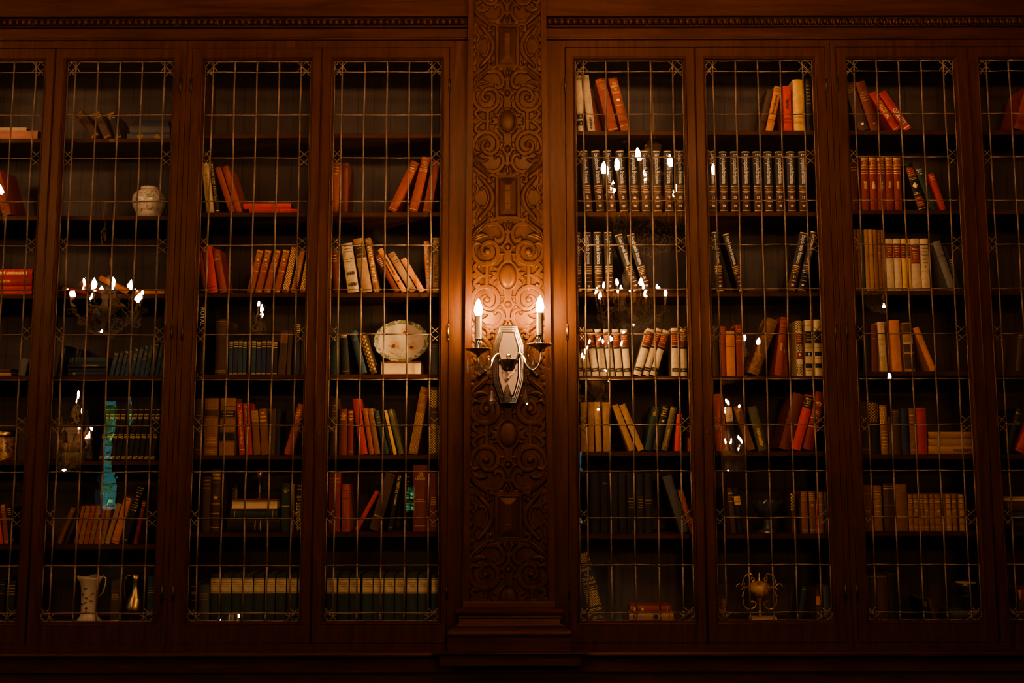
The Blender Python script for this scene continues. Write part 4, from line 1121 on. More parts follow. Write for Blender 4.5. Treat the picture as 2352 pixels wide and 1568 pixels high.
    put(4, 3, 'I', [('l', 215, 188, 1080, 66, 'maroon', 'sg,.1,.3,3'), ('l', 285, 268, 1030, 76, 'vred', ''), ('l', 366, 292, 1020, 126, 'cream', 'sk,.03,.2,3;sk,.3,.4,2;sk,.5,.95,2', 'leaning wide cream book'),
                    ('l', 516, 418, 968, 114, 'tan', 'L.10,.36,dbrown;bg,.12,.38;sg,.16,.2,1;sg,.28,.32,1', 'leaning tan book with a dark brown label'), ('l', 640, 544, 958, 62, 'brown', 'Hg,.05,.6,EL;Vg,.14,.83,WALTER PATER;Hg,.95,.6,M', 'leaning brown book titled in large gilt capitals'),
                    ('l', 862, 652, 1150, 58, 'maroon', 'sc,.08,.3,5'), ('l', 942, 680, 1082, 58, 'orange', 'vk,.2,.6;ek,.75,.3', 'leaning orange book with dark lettering'),
                    ('l', 1030, 790, 1128, 78, 'tan', 'bk,.04,.1,.2,.25,.9;sk,.05,.1,1', 'leaning tan book lined in black'), ('l', 1130, 925, 1185, 62, 'orange', '', 'leaning plain orange book'),
                    ('l', 1196, 1168, 990, 58, 'orange', 'Vc,.06,.42,TIBERIUS;Vc,.47,.95,ALLAN MASSIE', 'upright orange book titled in white'), ('u', 1262, 950, 70, 'tan', 'Vk,.14,.3,Tale of;Vk,.46,.8,Fireside Al;bk,.08,.9', 'upright tan book titled in dark letters')])
    put(4, 4, 'J', [('u', 150, 420, 88, 'green', ''), ('l', 262, 238, 418, 76, 'black', 'bg,.04,.06,.09,.92', 'leaning black book with gilt lines at the head'), ('l', 422, 322, 400, 66, 'teal', 'ew,.2,.2'), ('l', 520, 406, 420, 58, 'dbrown', 'pw,.1,.9,.02', 'leaning marbled dark brown book'),
                    ('p', 602, 968, 655, 774, 'dred', '', 'lying book, cream page edges out, under the oval plate'), ('u', 1058, 500, 70, 'dgrey', 'sw,.03,.15,2')])
    put(4, 5, 'J', [('u', 150, 1000, 62, 'dbrown', 'sw,.1,.3,4'), ('u', 226, 1095, 76, 'maroon', 'Hg,.1,.3,THE;Hg,.14,.7,WORKS;Hg,.18,.4,OF;Hg,.22,.6,MOLIERE;bg,.36', 'upright maroon book titled in gilt'), ('u', 306, 1100, 62, 'dred', GG+';eg,.22,.3'),
                    ('l', 422, 350, 1008, 78, 'red', ''), ('l', 505, 442, 1092, 42, 'rust', 'bw,.05,.1,.2,.25,.9'), ('l', 553, 488, 1096, 54, 'brown', 'bw,.03,.1,.28'), ('l', 640, 542, 1116, 50, 'green', 'sw,.05,.3,4'),
                    ('l', 695, 600, 1112, 36, 'black', ''), ('l', 722, 634, 1108, 44, 'yellow', 'bk,.05,.3', 'leaning yellow torn book'), ('l', 772, 668, 1103, 44, 'olive', 'bw,.05,.08,.12'),
                    ('l', 934, 1046, 905, 84, 'brown', 'pw,.4,.97,.013;bw,.05,.12,.4;sw,.25,.3,2', 'leaning tall brown book stamped with lozenges'), ('u', 1052, 895, 72, 'dbrown', 'pg,.05,.3,.012;sg,.35,.4,1;pg,.55,.97,.012', 'upright gilt patterned brown book')])
    put(4, 6, 'K', [('u', 136, 172, 104, 'dred', 'sw,.08,.2,2'), ('l', 258, 252, 282, 72, 'dull', 'bk,.13,.19,.3'), ('l', 402, 592, 352, 40, 'red', '', 'leaning thin red book'), ('l', 590, 742, 195, 100, 'dbrown', 'sw,.7,.8,1', 'leaning wide dark brown book'),
                    ('l', 708, 798, 192, 62, 'black', 'Vg,.03,.34,The VISITORS;vg,.36,.55;bg,.93', 'leaning black book titled in gilt'), ('u', 792, 200, 92, 'black', 'bg,.04;sg,.1,.2,2;sc,.3,.6,6;bc,.64,.68', 'upright black book dense with pale lettering'),
                    ('u', 895, 110, 134, 'maroon', 'Hg,.12,.3,THE;Hg,.16,.5,GREAT;Hg,.2,.7,LIBRARY;sg,.5,.56,2;sg,.9,.94,2', 'upright wide maroon book'), ('u', 1042, 180, 74, 'maroon', 'sg,.4,.55,4;sg,.88,.93,2')])
    put(4, 7, 'K', [('u', x, 1092, 94, 'green', SETL) for x in (112, 218, 322, 437, 535, 634, 732, 838, 940)] + [('u', 1060, 1092, 62, 'green', SETL)])
    # ---- fifth door
    put(5, 1, 'L', [('l', 142, 112, 308, 62, 'cream', 'L.68,.77,black;Hc,.725,.3,A;L.80,.89,black;Hc,.845,.2,1', 'leaning cream book with two black squares on the spine'), ('l', 228, 172, 312, 66, 'white', 'vk,.75,.95', 'leaning off-white book'),
                    ('l', 308, 200, 345, 78, 'dull', 'bg,.04,.06;sg,.1,.2,3;bg,.97'), ('l', 402, 288, 350, 92, 'dull', 'bw,.04;sw,.1,.22,3;bg,.97'), ('l', 512, 398, 342, 84, 'rust', 'Hg,.11,.4,THE;Hg,.16,.7,BIRTH;Hg,.22,.3,OF;Hg,.28,.75,EUROPE;eg,.42,.25;sg,.5,.54,1;bg,.9', 'leaning rust-coloured book titled in gilt')])
    put(5, 2, 'L', [('l', a, b, 958, 76, 'ency', enc(n)) for n, a, b in ((2, 196, 150), (3, 300, 252), (4, 400, 352), (5, 501, 462), (6, 598, 572), (7, 693, 668), (8, 790, 772), (9, 890, 872), (10, 985, 972))])
    put(5, 3, 'M', [('l', 128, 112, 172, 60, 'ency', enc()), ('l', 212, 196, 170, 72, 'ency', enc()), ('l', 304, 286, 168, 74, 'ency', enc()), ('l', 400, 380, 168, 74, 'ency', enc()),
                    ('l', 652, 476, 200, 72, 'ency', enc(18)), ('l', 752, 586, 196, 74, 'ency', enc(21))])
    put(5, 4, 'M', [('l', x, x-70+i*6, 1045, 62, 'white', VEL) for i, x in enumerate((138, 208, 277, 348, 420, 492, 563))]
        + [('l', 712, 838, 1052, 74, 'white', VEL), ('l', 784, 902, 1045, 62, 'white', VEL), ('l', 852, 968, 1060, 62, 'white', VEL), ('u', 996, 1032, 68, 'white', VEL), ('u', 1072, 1042, 62, 'white', VEL)])
    put(5, 5, 'N', [('u', 232, 330, 84, 'tan', TAN), ('u', 322, 330, 82, 'tan', TAN), ('l', 410, 388, 330, 86, 'tan', TAN), ('l', 502, 486, 332, 84, 'tan', TAN), ('l', 815, 605, 375, 76, 'tan', TAN), ('l', 920, 690, 372, 78, 'tan', TAN),
                    ('l', 1082, 1188, 398, 88, 'green', 'Hg,.1,.4,THE;Hg,.15,.75,GREAT;Hg,.2,.7,CITIES', 'leaning dark green book with a gilt title'), ('l', 1180, 1298, 378, 92, 'black', 'Hg,.08,.7,Kings;Hg,.13,.6,of the;Hg,.18,.5,Beast;Hg,.23,.8,Charter;eg,.35,.25', 'leaning black book with a gilt star'),
                    ('l', 1268, 1386, 398, 80, 'olive', 'bw,.05,.1,.3;vw,.5,.9'), ('l', 1420, 1448, 478, 66, 'vred', 'bk,.05,.1,.25,.3', 'leaning bright red book'), ('u', 1525, 760, 40, 'rust', '')])
    put(5, 6, 'O', [('u', x, y, w, 'black', dc) for x, y, w, dc in ((258, 95, 92, ''), (354, 100, 88, 'sw,.15,.2,1'), (446, 98, 70, ''), (520, 96, 70, ''), (595, 100, 78, 'sw,.4,.6,4'), (678, 98, 72, 'sw,.38,.6,5'), (755, 100, 70, 'bw,.45,.5'))]
        + [('l', 1072, 908, 140, 84, 'dgrey', '', 'leaning grey book'), ('l', 1162, 1044, 265, 50, 'rust', '', 'leaning short rust-coloured book')])
    put(5, 7, 'O', [('l', 268, 118, 842, 136, 'black', 'pg,.0,.14,.010;bg,.16,.18;Hg,.23,.7,DANTE;Hg,.30,.3,LA;Hg,.37,.8,DIVINA;Hg,.43,.9,COMMEDIA;bg,.49,.52;pg,.55,.76,.010;bg,.8,.82;sg,.9,.95,2', 'leaning black folio with gilt panels'),
                    ('u', 420, 905, 62, 'black', ''), ('u', 486, 920, 60, 'black', ''),
                    ('f', 602, 1032, 1410, 1440, 'dbrown', ''), ('f', 608, 1008, 1344, 1409, 'tan', 'sk,.03,.2,1;sk,.4,.8,1;sk,.85,.95,1', 'lying tan book with dark lettering'), ('f', 616, 988, 1284, 1342, 'dred', 'sg,.03,.2,1;eg,.3,.3;bg,.9', 'lying dark red book topmost of the stack')])
    # ---- sixth door
    put(6, 1, 'P', [('l', 610, 695, 440, 66, 'dbrown', '', 'leaning dark brown book in shadow'), ('l', 690, 766, 415, 76, 'orange', 'bk,.05,.1,.75;vk,.2,.6', 'leaning orange book'), ('u', 788, 405, 72, 'vred', 'vk,.3,.5;bk,.72', 'upright orange-red book'), ('u', 874, 348, 94, 'yellow', 'bk,.72', 'upright tall yellow book'), ('u', 984, 340, 50, 'black', 'sw,.1,.5,6')])
    put(6, 2, 'P', [('u', 148, 960, 74, 'ency', enc(11))] + [('l', a, b, 962, 74, 'ency', enc(n)) for n, a, b in ((12, 240, 226), (13, 335, 323), (14, 432, 420), (15, 535, 515), (16, 628, 610), (17, 724, 708), (18, 822, 806), (19, 922, 908))])
    put(6, 3, 'Q', [('l', 222, 172, 168, 70, 'ency', enc()), ('l', 425, 272, 190, 62, 'ency', enc(22)), ('l', 922, 1042, 182, 76, 'ency', enc(23)), ('l', 1010, 1128, 172, 66, 'ency', enc()+';L.56,.92,teal'), ('u', 1062, 330, 40, 'brown', '', 'upright thin brown book')])
    put(6, 4, 'Q', [('u', 198, 1010, 46, 'dbrown', ''), ('l', 250, 246, 1018, 54, 'dull', 'bw,.1,.3'), ('u', 312, 1058, 82, 'orange', 'bk,.35', 'upright plain orange-brown book'), ('u', 402, 1002, 62, 'dull', 'sg,.08,.15,2;sg,.22,.26,1;bg,.3,.34'),
                    ('l', 592, 772, 970, 104, 'brown', 'bw,.1,.3,.35,.65,.9', 'steep leaning wide brown book'), ('l', 800, 860, 940, 78, 'dull', 'bk,.04,.1,.18,.24;vg,.45,.57', 'leaning red book with black lines'), ('u', 862, 938, 80, 'dull', 'bk,.06,.12,.2,.25;vg,.44,.56'),
                    ('u', 945, 968, 58, 'cream', 'L.22,.43,dred;sg,.24,.4,4;pk,.02,.2,.012;pk,.45,.56,.012;L.57,.7,dred;Hc,.61,.2,1;pk,.8,.97,.012', 'upright patterned cream book with red labels'), ('l', 1022, 1014, 960, 66, 'cream', 'L.2,.42,black;sg,.24,.38,3;L.57,.65,black;Hc,.61,.2,1;L.78,.86,black;bk,.1,.5,.7,.9', 'upright cream book with black labels and numeral'), ('l', 1110, 1094, 956, 66, 'cream', 'L.2,.42,black;L.57,.65,black;L.78,.86,black;bk,.1,.5,.7', 'upright cream book with black labels by the stile')])
    put(6, 5, 'R', [('l', 262, 215, 185, 76, 'dull', ''), ('l', 350, 303, 302, 74, 'black', 'L.02,.34,cream;sk,.2,.28,2', 'leaning black book with a cream label'), ('l', 525, 388, 312, 78, 'brown', 'sg,.06,.12,2'), ('l', 628, 524, 312, 88, 'olive', 'vg,.5,.9'),
                    ('l', 925, 1062, 195, 112, 'maroon', '', 'leaning maroon book in shadow'), ('l', 1022, 1160, 212, 104, 'vred', 'L.02,.235,black;Hg,.07,.75,HENRY;Hg,.12,.4,VIII;bg,.155;Hg,.195,.7,SCARISBRICK', 'leaning bright red book with a black title label'), ('l', 1140, 1270, 182, 106, 'dred', 'eg,.2,.35;bg,.33,.36;sg,.38,.42,2;bg,.45,.6', 'leaning dark red book with gilt crest')])
    put(6, 6, 'S', [('l', 352, 312, 80, 56, 'dbrown', 'bg,.13,.2,.3;bw,.1'), ('l', 412, 362, 78, 66, 'black', 'L.19,.38,yellow;sk,.22,.34,2', 'leaning black book with a yellow label'), ('u', 898, 128, 44, 'dbrown', 'pg,.03,.45,.014', 'upright narrow gilt patterned book'), ('u', 990, 113, 58, 'brown', 'bw,.05,.1,.15,.2,.92'), ('u', 1060, 113, 56, 'brown', 'bg,.05,.1,.15,.2,.92;eg,.32,.3', 'upright brown book with gilt bands'),
                    ('u', 1119, 185, 24, 'red', 'sg,.1,.3,3'), ('u', 1147, 116, 46, 'brown', 'bw,.1,.3'), ('u', 1198, 118, 46, 'dgrey', '')])
    put(6, 7, 'S', [('u', 262, 1078, 48, 'brown', 'bw,.1,.3'), ('l', 1068, 1112, 998, 82, 'green', 'bw,.1', 'leaning dark green book'), ('u', 1122, 992, 56, 'dbrown', 'L.2,.45,orange', 'upright dark book with an orange label'), ('u', 1188, 965, 80, 'dgrey', '')])
    # ---- seventh door
    put(7, 1, 'T', [('l', 272, 140, 385, 96, 'dbrown', 'sw,.05,.2,4;bw,.15,.2;ec,.87,.2'), ('l', 378, 240, 375, 100, 'maroon', 'sw,.2,.3,2;bw,.33,.38;ew,.86,.2'), ('l', 575, 358, 472, 82, 'red', 'Vg,.25,.68,CARDINAL;bg,.95', 'leaning red book titled in widely spaced capitals'), ('l', 668, 440, 470, 74, 'red', 'Vc,.45,.85,CURIOSITY;Bc,.93', 'leaning red book with white lettering near the foot')])
    put(7, 2, 'T', [('u', 212, 1060, 58, 'maroon', 'bg,.1,.15')] + [('l', x, x-15, 1015, 68, 'dred', 'bg,.02,.05,.16,.2,.26,.3;sg,.07,.15,2;vg,.45,.58') for x in (300, 372, 441, 510, 580)]
        + [('l', 785, 662, 1075, 78, 'black', 'L.08,.28,dred;sg,.1,.26,4;bg,.31,.34,.62,.65,.96;dg,.47,.38;L.7,.92,dred;sg,.72,.9,4', 'leaning black book with red labels and gilt lozenge'), ('l', 890, 750, 1110, 70, 'green', 'Hc,.05,.9,The Death;Hc,.09,.6,of Rob;Hc,.15,.4,1900', 'leaning dark green book with pale title'), ('l', 972, 862, 1160, 56, 'red', 'sg,.06,.2,2', 'leaning red book, the last and shortest')])
    put(7, 3, 'U', [('u', 168, 146, 40, 'brown', ''), ('u', 210, 144, 34, 'brown', ''), ('u', 248, 148, 24, 'green', ''), ('u', 274, 146, 38, 'tan', 'sw,.05,.3,8'), ('u', 314, 146, 38, 'tan', ''), ('u', 354, 148, 38, 'brown', ''), ('u', 394, 150, 30, 'brown', 'sw,.05,.5,9'), ('u', 426, 150, 32, 'brown', '')]
        + [('u', x, 228, w, c_, 'L.1,.375,dred;sg,.13,.36,5') for x, w, c_ in ((464, 68, 'white'), (535, 66, 'white'), (604, 44, 'yellow'), (650, 36, 'yellow'))]
        + [('u', 690, 228, 84, 'white', 'L.1,.48,dred;Hg,.14,.3,THE;Hg,.2,.7,Planet;sg,.25,.45,5', 'upright widest off-white book with a long red label'), ('u', 778, 228, 76, 'white', 'sk,.15,.5,5;bk,.3;ek,.54,.15;bk,.62', 'upright off-white book lettered in black'), ('l', 1020, 868, 258, 72, 'grey', 'bk,.3'), ('l', 1100, 962, 300, 56, 'black', 'sg,.3,.45,3;sg,.95,.98,1')])
    put(7, 4, 'U', [('u', 250, 1000, 64, 'black', ''), ('l', 322, 318, 1000, 72, 'maroon', 'bw,.3'), ('l', 404, 370, 978, 82, 'cream', 'bw,.06,.1;sw,.3,.5,2;pw,.7,.98,.01', 'upright cream book with stained foot'), ('l', 508, 478, 962, 92, 'orange', 'bw,.2,.23,.3,.7', 'upright wide orange-brown book'), ('l', 622, 592, 985, 96, 'tan', 'L.02,.2,dbrown;L.44,.6,dbrown;L.64,.95,dbrown;bc,.42', 'upright tan book with dark brown labels'), ('l', 852, 692, 1035, 56, 'orange', '', 'leaning orange book')])
    put(7, 5, 'V', [('u', 238, 255, 90, 'dbrown', 'bw,.1,.9'), ('u', 330, 250, 98, 'black', 'pw,.05,.4,.014', 'upright black tooled book'), ('u', 430, 290, 72, 'leather', 'pg,.05,.4,.012;sg,.5,.9,6', 'upright glinting leather book'), ('u', 508, 400, 36, 'dbrown', ''), ('u', 546, 330, 78, 'dbrown', 'bw,.05,.1,.15'), ('u', 628, 325, 76, 'navy', ''), ('u', 708, 320, 68, 'brown', 'bg,.15,.3,.9;sw,.7,.8,2'), ('u', 779, 315, 94, 'red', 'bk,.06,.95', 'upright red book beside the flat boxes'),
                    ('f', 876, 1300, 692, 768, 'tan', 'vk,.55,.95', 'flat tan box lowest of three'), ('f', 876, 1300, 620, 690, 'tan', '', 'flat tan box in the middle of three'), ('f', 876, 1300, 552, 618, 'tan', '', 'flat tan box topmost of three')])
    put(7, 6, 'V', [('u', 262, 1045, 90, 'brown', 'bw,.2,.5'), ('u', 368, 1050, 80, 'leather', 'r.15,.3,.5,.7;sg,.1,.6,8', 'upright leather book with raised bands'), ('u', 462, 1035, 112, 'dbrown', 'bg,.05,.1,.45'), ('u', 578, 1040, 112, 'brown', 'bw,.03,.07,.12')]
        + [('u', x, 1135, w-2, 'tan' if i in (6, 8) else 'leather', 'r.1,.25,.4,.6,.8;eg,.43,.4;bg,.13,.2,.9' if i % 2 else 'r.1,.25,.4,.6,.8;sg,.12,.3,3;bg,.9') for i, (x, w) in enumerate(((696, 50), (747, 50), (800, 46), (847, 46), (895, 50), (948, 62), (1055, 54), (1111, 48), (1180, 50)))]
        + [('u', 1012, 1135, 40, 'brown', 'bw,.2,.8')])
    put(7, 7, 'W', [('u', 285, 590, 92, 'dbrown', 'bw,.05'), ('u', 379, 590, 100, 'dbrown', 'bw,.05'), ('u', 482, 590, 108, 'black', ''), ('l', 830, 775, 815, 40, 'black', 'sg,.1,.3,3'), ('l', 880, 825, 815, 44, 'dbrown', ''),
                    ('f', 1040, 1330, 982, 1030, 'black', ''), ('f', 1050, 1320, 930, 980, 'dgrey', '')])
    # ---- eighth door
    put(8, 1, 'T', [('l', 1690, 1790, 430, 100, 'dred', 'bk,.1,.85')])
    put(8, 4, 'U', [('l', 1660, 1688, 1085, 46, 'dbrown', 'bw,.05,.1'), ('u', 1672, 1090, 60, 'brown', 'bw,.1')])
    put(8, 5, 'V', [('l', 1668, 1780, 340, 70, 'black', 'bw,.1,.3'), ('l', 1780, 1900, 480, 90, 'red', 'bk,.1,.9')])
    put(8, 6, 'V', [('f', 1590, 2050, 1400, 1490, 'black', ''), ('f', 1600, 2050, 1310, 1398, 'navy', ''), ('f', 1590, 2040, 1208, 1308, 'dbrown', 'bw,.1'), ('p', 1588, 2050, 1180, 1207, 'cream', '')])
    put(8, 7, 'W', [('f', 1640, 1900, 930, 1030, 'dbrown', ''), ('f', 1640, 1900, 830, 928, 'dbrown', ''), ('f', 1640, 1900, 735, 828, 'dred', 'bg,.02,.05,.08', 'lying dark red book with gilt stripes')])

def label_books():
    for (d, r), L in CELLS.items():
        cnt = {}
        for x, o, ds in L: cnt[ds] = cnt.get(ds, 0)+1
        seen = {}
        where = '%s shelf, %s glass door' % (ROWN[r-1], DOORN[d])
        lying = {}
        for x, o, ds in sorted(L, key=lambda q: q[0] if not q[2].startswith('lying') else q[0]):
            if cnt[ds] == 1: lab = '%s on %s' % (ds, where)
            elif ds.startswith('lying'):
                same = sorted([q[1] for q in L if q[2] == ds], key=lambda q: -q.location.z)
                lab = '%s, %s from stack top, %s' % (ds, ORD[same.index(o)], where)
            else:
                seen[ds] = seen.get(ds, 0)+1
                lab = '%s, %s of %s, %s' % (ds, ORD[seen[ds]-1], ['', '', 'two', 'three', 'four', 'five', 'six', 'seven', 'eight', 'nine', 'ten', 'eleven', 'twelve'][cnt[ds]], where)
            tag(o, lab, 'book', 'books on the %s shelf behind the %s glass door' % (ROWN[r-1], DOORN[d]))

# ------------------------------------------------------------------ ornaments on the shelves
def spot(crop, cx, d, r, Y):
    ox, oy, sc = CROP[crop]; z = SHELFZ[UNIT_OF[d]][r-1]
    lo, hi = 0, 1568
    for _ in range(24):
        m = (lo+hi)/2
        if at(ox+cx/sc, m, Y).z > z: lo = m
        else: hi = m
    p = at(ox+cx/sc, lo, Y); return Vector((p.x, Y, z+0.0004)), 0.00203*(4.6+Y)/4.6/sc

def painted(name, base, spots, scale):
    m, nt, b, out = nodes_of(name); N, L = nt.nodes, nt.links
    tc = N.new('ShaderNodeTexCoord'); prev = None
    col = None
    for k, (c, lo, sc) in enumerate(spots):
        nz = N.new('ShaderNodeTexNoise'); nz.inputs['Scale'].default_value = sc; nz.inputs['Detail'].default_value = 3
        mp = N.new('ShaderNodeMapping'); mp.inputs['Location'].default_value = (k*3.1, k*1.7, k*0.9); L.new(tc.outputs['Object'], mp.inputs[0]); L.new(mp.outputs[0], nz.inputs['Vector'])
        rp = N.new('ShaderNodeValToRGB'); rp.color_ramp.elements[0].position = lo; rp.color_ramp.elements[1].position = lo+0.05
        rp.color_ramp.elements[0].color = (0, 0, 0, 1); rp.color_ramp.elements[1].color = (1, 1, 1, 1)
        L.new(nz.outputs['Fac'], rp.inputs[0])
        mx = N.new('ShaderNodeMix'); mx.data_type = 'RGBA'; L.new(rp.outputs[0], mx.inputs['Factor'])
        if prev is None: mx.inputs[6].default_value = (*base, 1)
        else: L.new(prev, mx.inputs[6])
        mx.inputs[7].default_value = (*c, 1); prev = mx.outputs[2]
    L.new(prev, b.inputs['Base Color']); b.inputs['Roughness'].default_value = 0.22
    return m

def ornaments():
    porc = surf('cream porcelain', (0.60, 0.47, 0.33), 0.25, 0, 0.05, 10, spec=0.5)
    dark_glass = surf('smoky pressed glass', (0.075, 0.075, 0.060), 0.25, 0, 0.2, 40, spec=0.6)
    leafm = surf('painted green leaves', (0.12, 0.14, 0.06), 0.4, 0, 0.3, 40); berry = surf('painted dark berries', (0.14, 0.04, 0.05), 0.4, 0, 0.3, 40)
    # ginger jar
    c, u = spot('A', 1030, 2, 2, 0.16)
    def z(y): return c.z + (1482-y)*u
    m = MB(); m.lathe([(66*u, c.z), (70*u, z(1474)), (84*u, z(1440)), (108*u, z(1390)), (116*u, z(1350)), (112*u, z(1315)), (92*u, z(1285)), (66*u, z(1268)), (60*u, z(1262)), (62*u, z(1248)), (56*u, z(1244)), (50*u, z(1248)), (50*u, z(1270)), (0.001, z(1275))], (c.x, c.y, 0), 36)
    o = m.build('ginger_jar', painted('jar glaze', (0.70, 0.56, 0.42), [((0.30, 0.29, 0.16), 0.56, 75), ((0.14, 0.16, 0.20), 0.64, 90), ((0.36, 0.17, 0.09), 0.68, 110)], 1), None, True)
    tag(o, 'round cream porcelain jar with painted green plants, alone on a high shelf', 'jar')
    # tea caddy in first door
    c, u = spot('C', 30, 1, 5, 0.12)
    root = empty('tea_caddy', c, 'golden brown round box cut off by the frame edge, behind first glass door', 'box')
    m = MB(); m.lathe([(108*u, c.z), (110*u, c.z+20*u), (104*u, c.z+34*u), (106*u, c.z+190*u), (102*u, c.z+212*u), (0.001, c.z+212*u)], (c.x, c.y, 0), 32)
    m.build('body', painted('carved box', (0.46, 0.25, 0.10), [((0.20, 0.09, 0.03), 0.5, 60), ((0.70, 0.44, 0.16), 0.62, 50)], 1), root, True)
    m = MB(); m.lathe([(110*u, c.z+212*u), (112*u, c.z+222*u), (112*u, c.z+252*u), (96*u, c.z+268*u), (0.001, c.z+272*u)], (c.x, c.y, 0), 32); m.build('lid', M_BRASS, root, True)
    m = MB(); m.lathe([(112*u, c.z+26*u), (114*u, c.z+30*u), (112*u, c.z+36*u)], (c.x, c.y, 0), 32); m.build('rim_band', M_BRASS, root, True)
    # scalloped vase
    c, u = spot('E', 795, 2, 7, 0.15)
    root = empty('vase', c, 'tall cream vase with wavy rim and painted berries on the bottom shelf', 'vase')
    def z(y): return c.z + (1012-y)*u
    def rim(r, zz, a):
        t = max(0, (zz-z(700))/(z(620)-z(700))); f = max(0, (z(940)-zz)/(z(940)-z(1012)))
        return r*(1+0.10*t*math.cos(4*a)+0.06*f*math.cos(8*a)), zz + 10*u*max(0, t-0.5)*2*math.cos(4*a)
    m = MB(); m.lathe([(118*u, c.z), (112*u, z(1000)), (78*u, z(965)), (66*u, z(935)), (66*u, z(900)), (68*u, z(800)), (72*u, z(720)), (80*u, z(680)), (100*u, z(640)), (106*u, z(622)), (98*u, z(625)), (70*u, z(690)), (0.001, z(720))], (c.x, c.y, 0), 40, rim=rim)
    m.build('body', porc, root, True)
    m = MB(); m.tube([(c.x+p*u, c.y+0.01, z(q)) for p, q in ((72, 800), (110, 760), (128, 690), (130, 640), (105, 625))], 6*u, 8); m.build('handle', porc, root, True)
    lm, bm = MB(), MB()
    for px, py, rr, ang, k in ((840, 690, 15, .5, 0), (785, 720, 12, 0, 1), (800, 712, 12, 0, 1), (795, 690, 10, 0, 1), (765, 770, 10, 0, 1), (800, 800, 18, -.6, 0), (845, 765, 10, 0, 0), (755, 850, 12, 0, 1), (790, 838, 16, .3, 0), (835, 825, 18, -.2, 0), (800, 885, 12, 0, 1), (800, 912, 7, 0, 1)):
        x = (px-795)*u; rr *= u; yy = lambda xx: c.y - math.sqrt(max(0, (69*u)**2-(xx*0.97)**2))*1.0 - 0.0022
        mb = bm if k else lm; pts = []
        for j in range(8):
            a = 2*PI*j/8; lx, lz = rr*math.cos(a), rr*(0.9 if k else 0.45)*math.sin(a)
            X_, Z_ = x+lx*math.cos(ang)-lz*math.sin(ang), z(py)+lx*math.sin(ang)+lz*math.cos(ang); pts.append((c.x+X_, yy(X_), Z_))
        mb.add(pts, [tuple(range(8))])
    lm.tube([(c.x+p*u, c.y-math.sqrt((69*u)**2-(p*u)**2)-0.0022, z(q)) for p, q in ((-35, 780), (-10, 805), (20, 790), (50, 765))], 1.5*u, 5)
    lm.build('painted_leaves', leafm, root); bm.build('painted_berries', berry, root)
    # brass ewer
    c, u = spot('E', 1212, 2, 7, 0.115)
    root = empty('ewer', c, 'dark brass ewer glinting gold between vase and dark books', 'ewer')
    m = MB(); zz = lambda y: c.z + (1012-y)*u
    m.lathe([(62*u, c.z), (58*u, zz(1000)), (30*u, zz(985)), (60*u, zz(960)), (84*u, zz(910)), (88*u, zz(870)), (70*u, zz(810)), (40*u, zz(760)), (32*u, zz(700)), (32*u, zz(640)), (46*u, zz(585)), (40*u, zz(588)), (0.001, zz(650))], (c.x, c.y, 0), 28); m.build('body', M_BRASS, root, True)
    m = MB(); m.tube([tuple(c + Vector((p*u, 0, (1012-q)*u))) for p, q in ((-42, 600), (-85, 610), (-105, 680), (-95, 780), (-78, 840))], 6*u, 8); m.build('handle', M_BRASS, root, True)
    # goblet on the stacked books
    c, u = spot('H', 762, 3, 6, 0.14)
    zb = [o.location.z + 0.5*(85/3.92*0.00203) for x, o, ds in CELLS[3, 6] if 'page edges out' in ds][0] + 0.0006
    m = MB(); k = 0.98
    m.lathe([(26*u, zb), (24*u, zb+6*u), (8*u, zb+14*u), (7*u, zb+50*u), (14*u, zb+62*u), (6*u, zb+75*u), (12*u, zb+95*u), (6*u, zb+110*u), (7*u, zb+150*u), (22*u, zb+168*u), (29*u, zb+200*u), (31*u, zb+262*u), (28*u, zb+262*u), (24*u, zb+205*u), (0.001, zb+180*u)], (c.x, c.y, 0), 24)
    o = m.build('goblet', surf('tarnished pewter', (0.30, 0.20, 0.13), 0.35, 0.8, 0.15, 30), None, True); tag(o, 'small tarnished goblet standing on the stacked books behind third glass door', 'goblet')
    # oval plate on a wire stand
    c, u = spot('J', 785, 4, 4, 0.16)
    zt = [o.location.z + 0.5*(119/3.92*0.00203) for x, o, ds in CELLS[4, 4] if 'under the oval plate' in ds][0] + 0.0008
    tilt = 0.16; pc = Vector((c.x, 0.185, zt + 198*u))
    root = empty('oval_plate', pc, 'oval cream plate with three painted flowers and green scalloped rim', 'plate')
    def P(lx, lz, d):   # plate frame: lx right, lz up, d towards the viewer
        return (pc.x+lx, pc.y + lz*math.sin(tilt) - d*math.cos(tilt), pc.z + lz*math.cos(tilt) + d*math.sin(tilt))
    HW, HH = 246*u, 194*u; n = 72
    def rg(s_, d, sc_=0): return [P(HW*s_*(1+sc_*abs(math.sin(9*a)))*math.cos(a), HH*s_*(1+sc_*abs(math.sin(9*a)))*math.sin(a), d) for a in [2*PI*k/n for k in range(n)]]
    m = MB(); m.loops([rg(0.5, -0.003), rg(0.97, 0.006, .02), rg(0.985, 0.010, .03), rg(0.80, 0.004), rg(0.70, 0.002), rg(0.02, 0.002)], True, True, True); m.build('dish', porc, root, True)
    m = MB(); m.loops([rg(0.985, 0.0104, .03), rg(0.93, 0.0092, .015), rg(0.84, 0.0063)], True, False, False)
    m.build('green_rim', painted('mottled green rim', (0.22, 0.23, 0.12), [((0.55, 0.46, 0.30), 0.52, 70), ((0.07, 0.09, 0.05), 0.60, 50)], 1), root, True)
    pet = surf('painted flower petals', (0.62, 0.34, 0.16), 0.4, 0, 0.35, 70); core = surf('painted flower hearts', (0.22, 0.05, 0.02), 0.4, 0, 0.3, 60); stalk = surf('painted stalks', (0.52, 0.38, 0.18), 0.4)
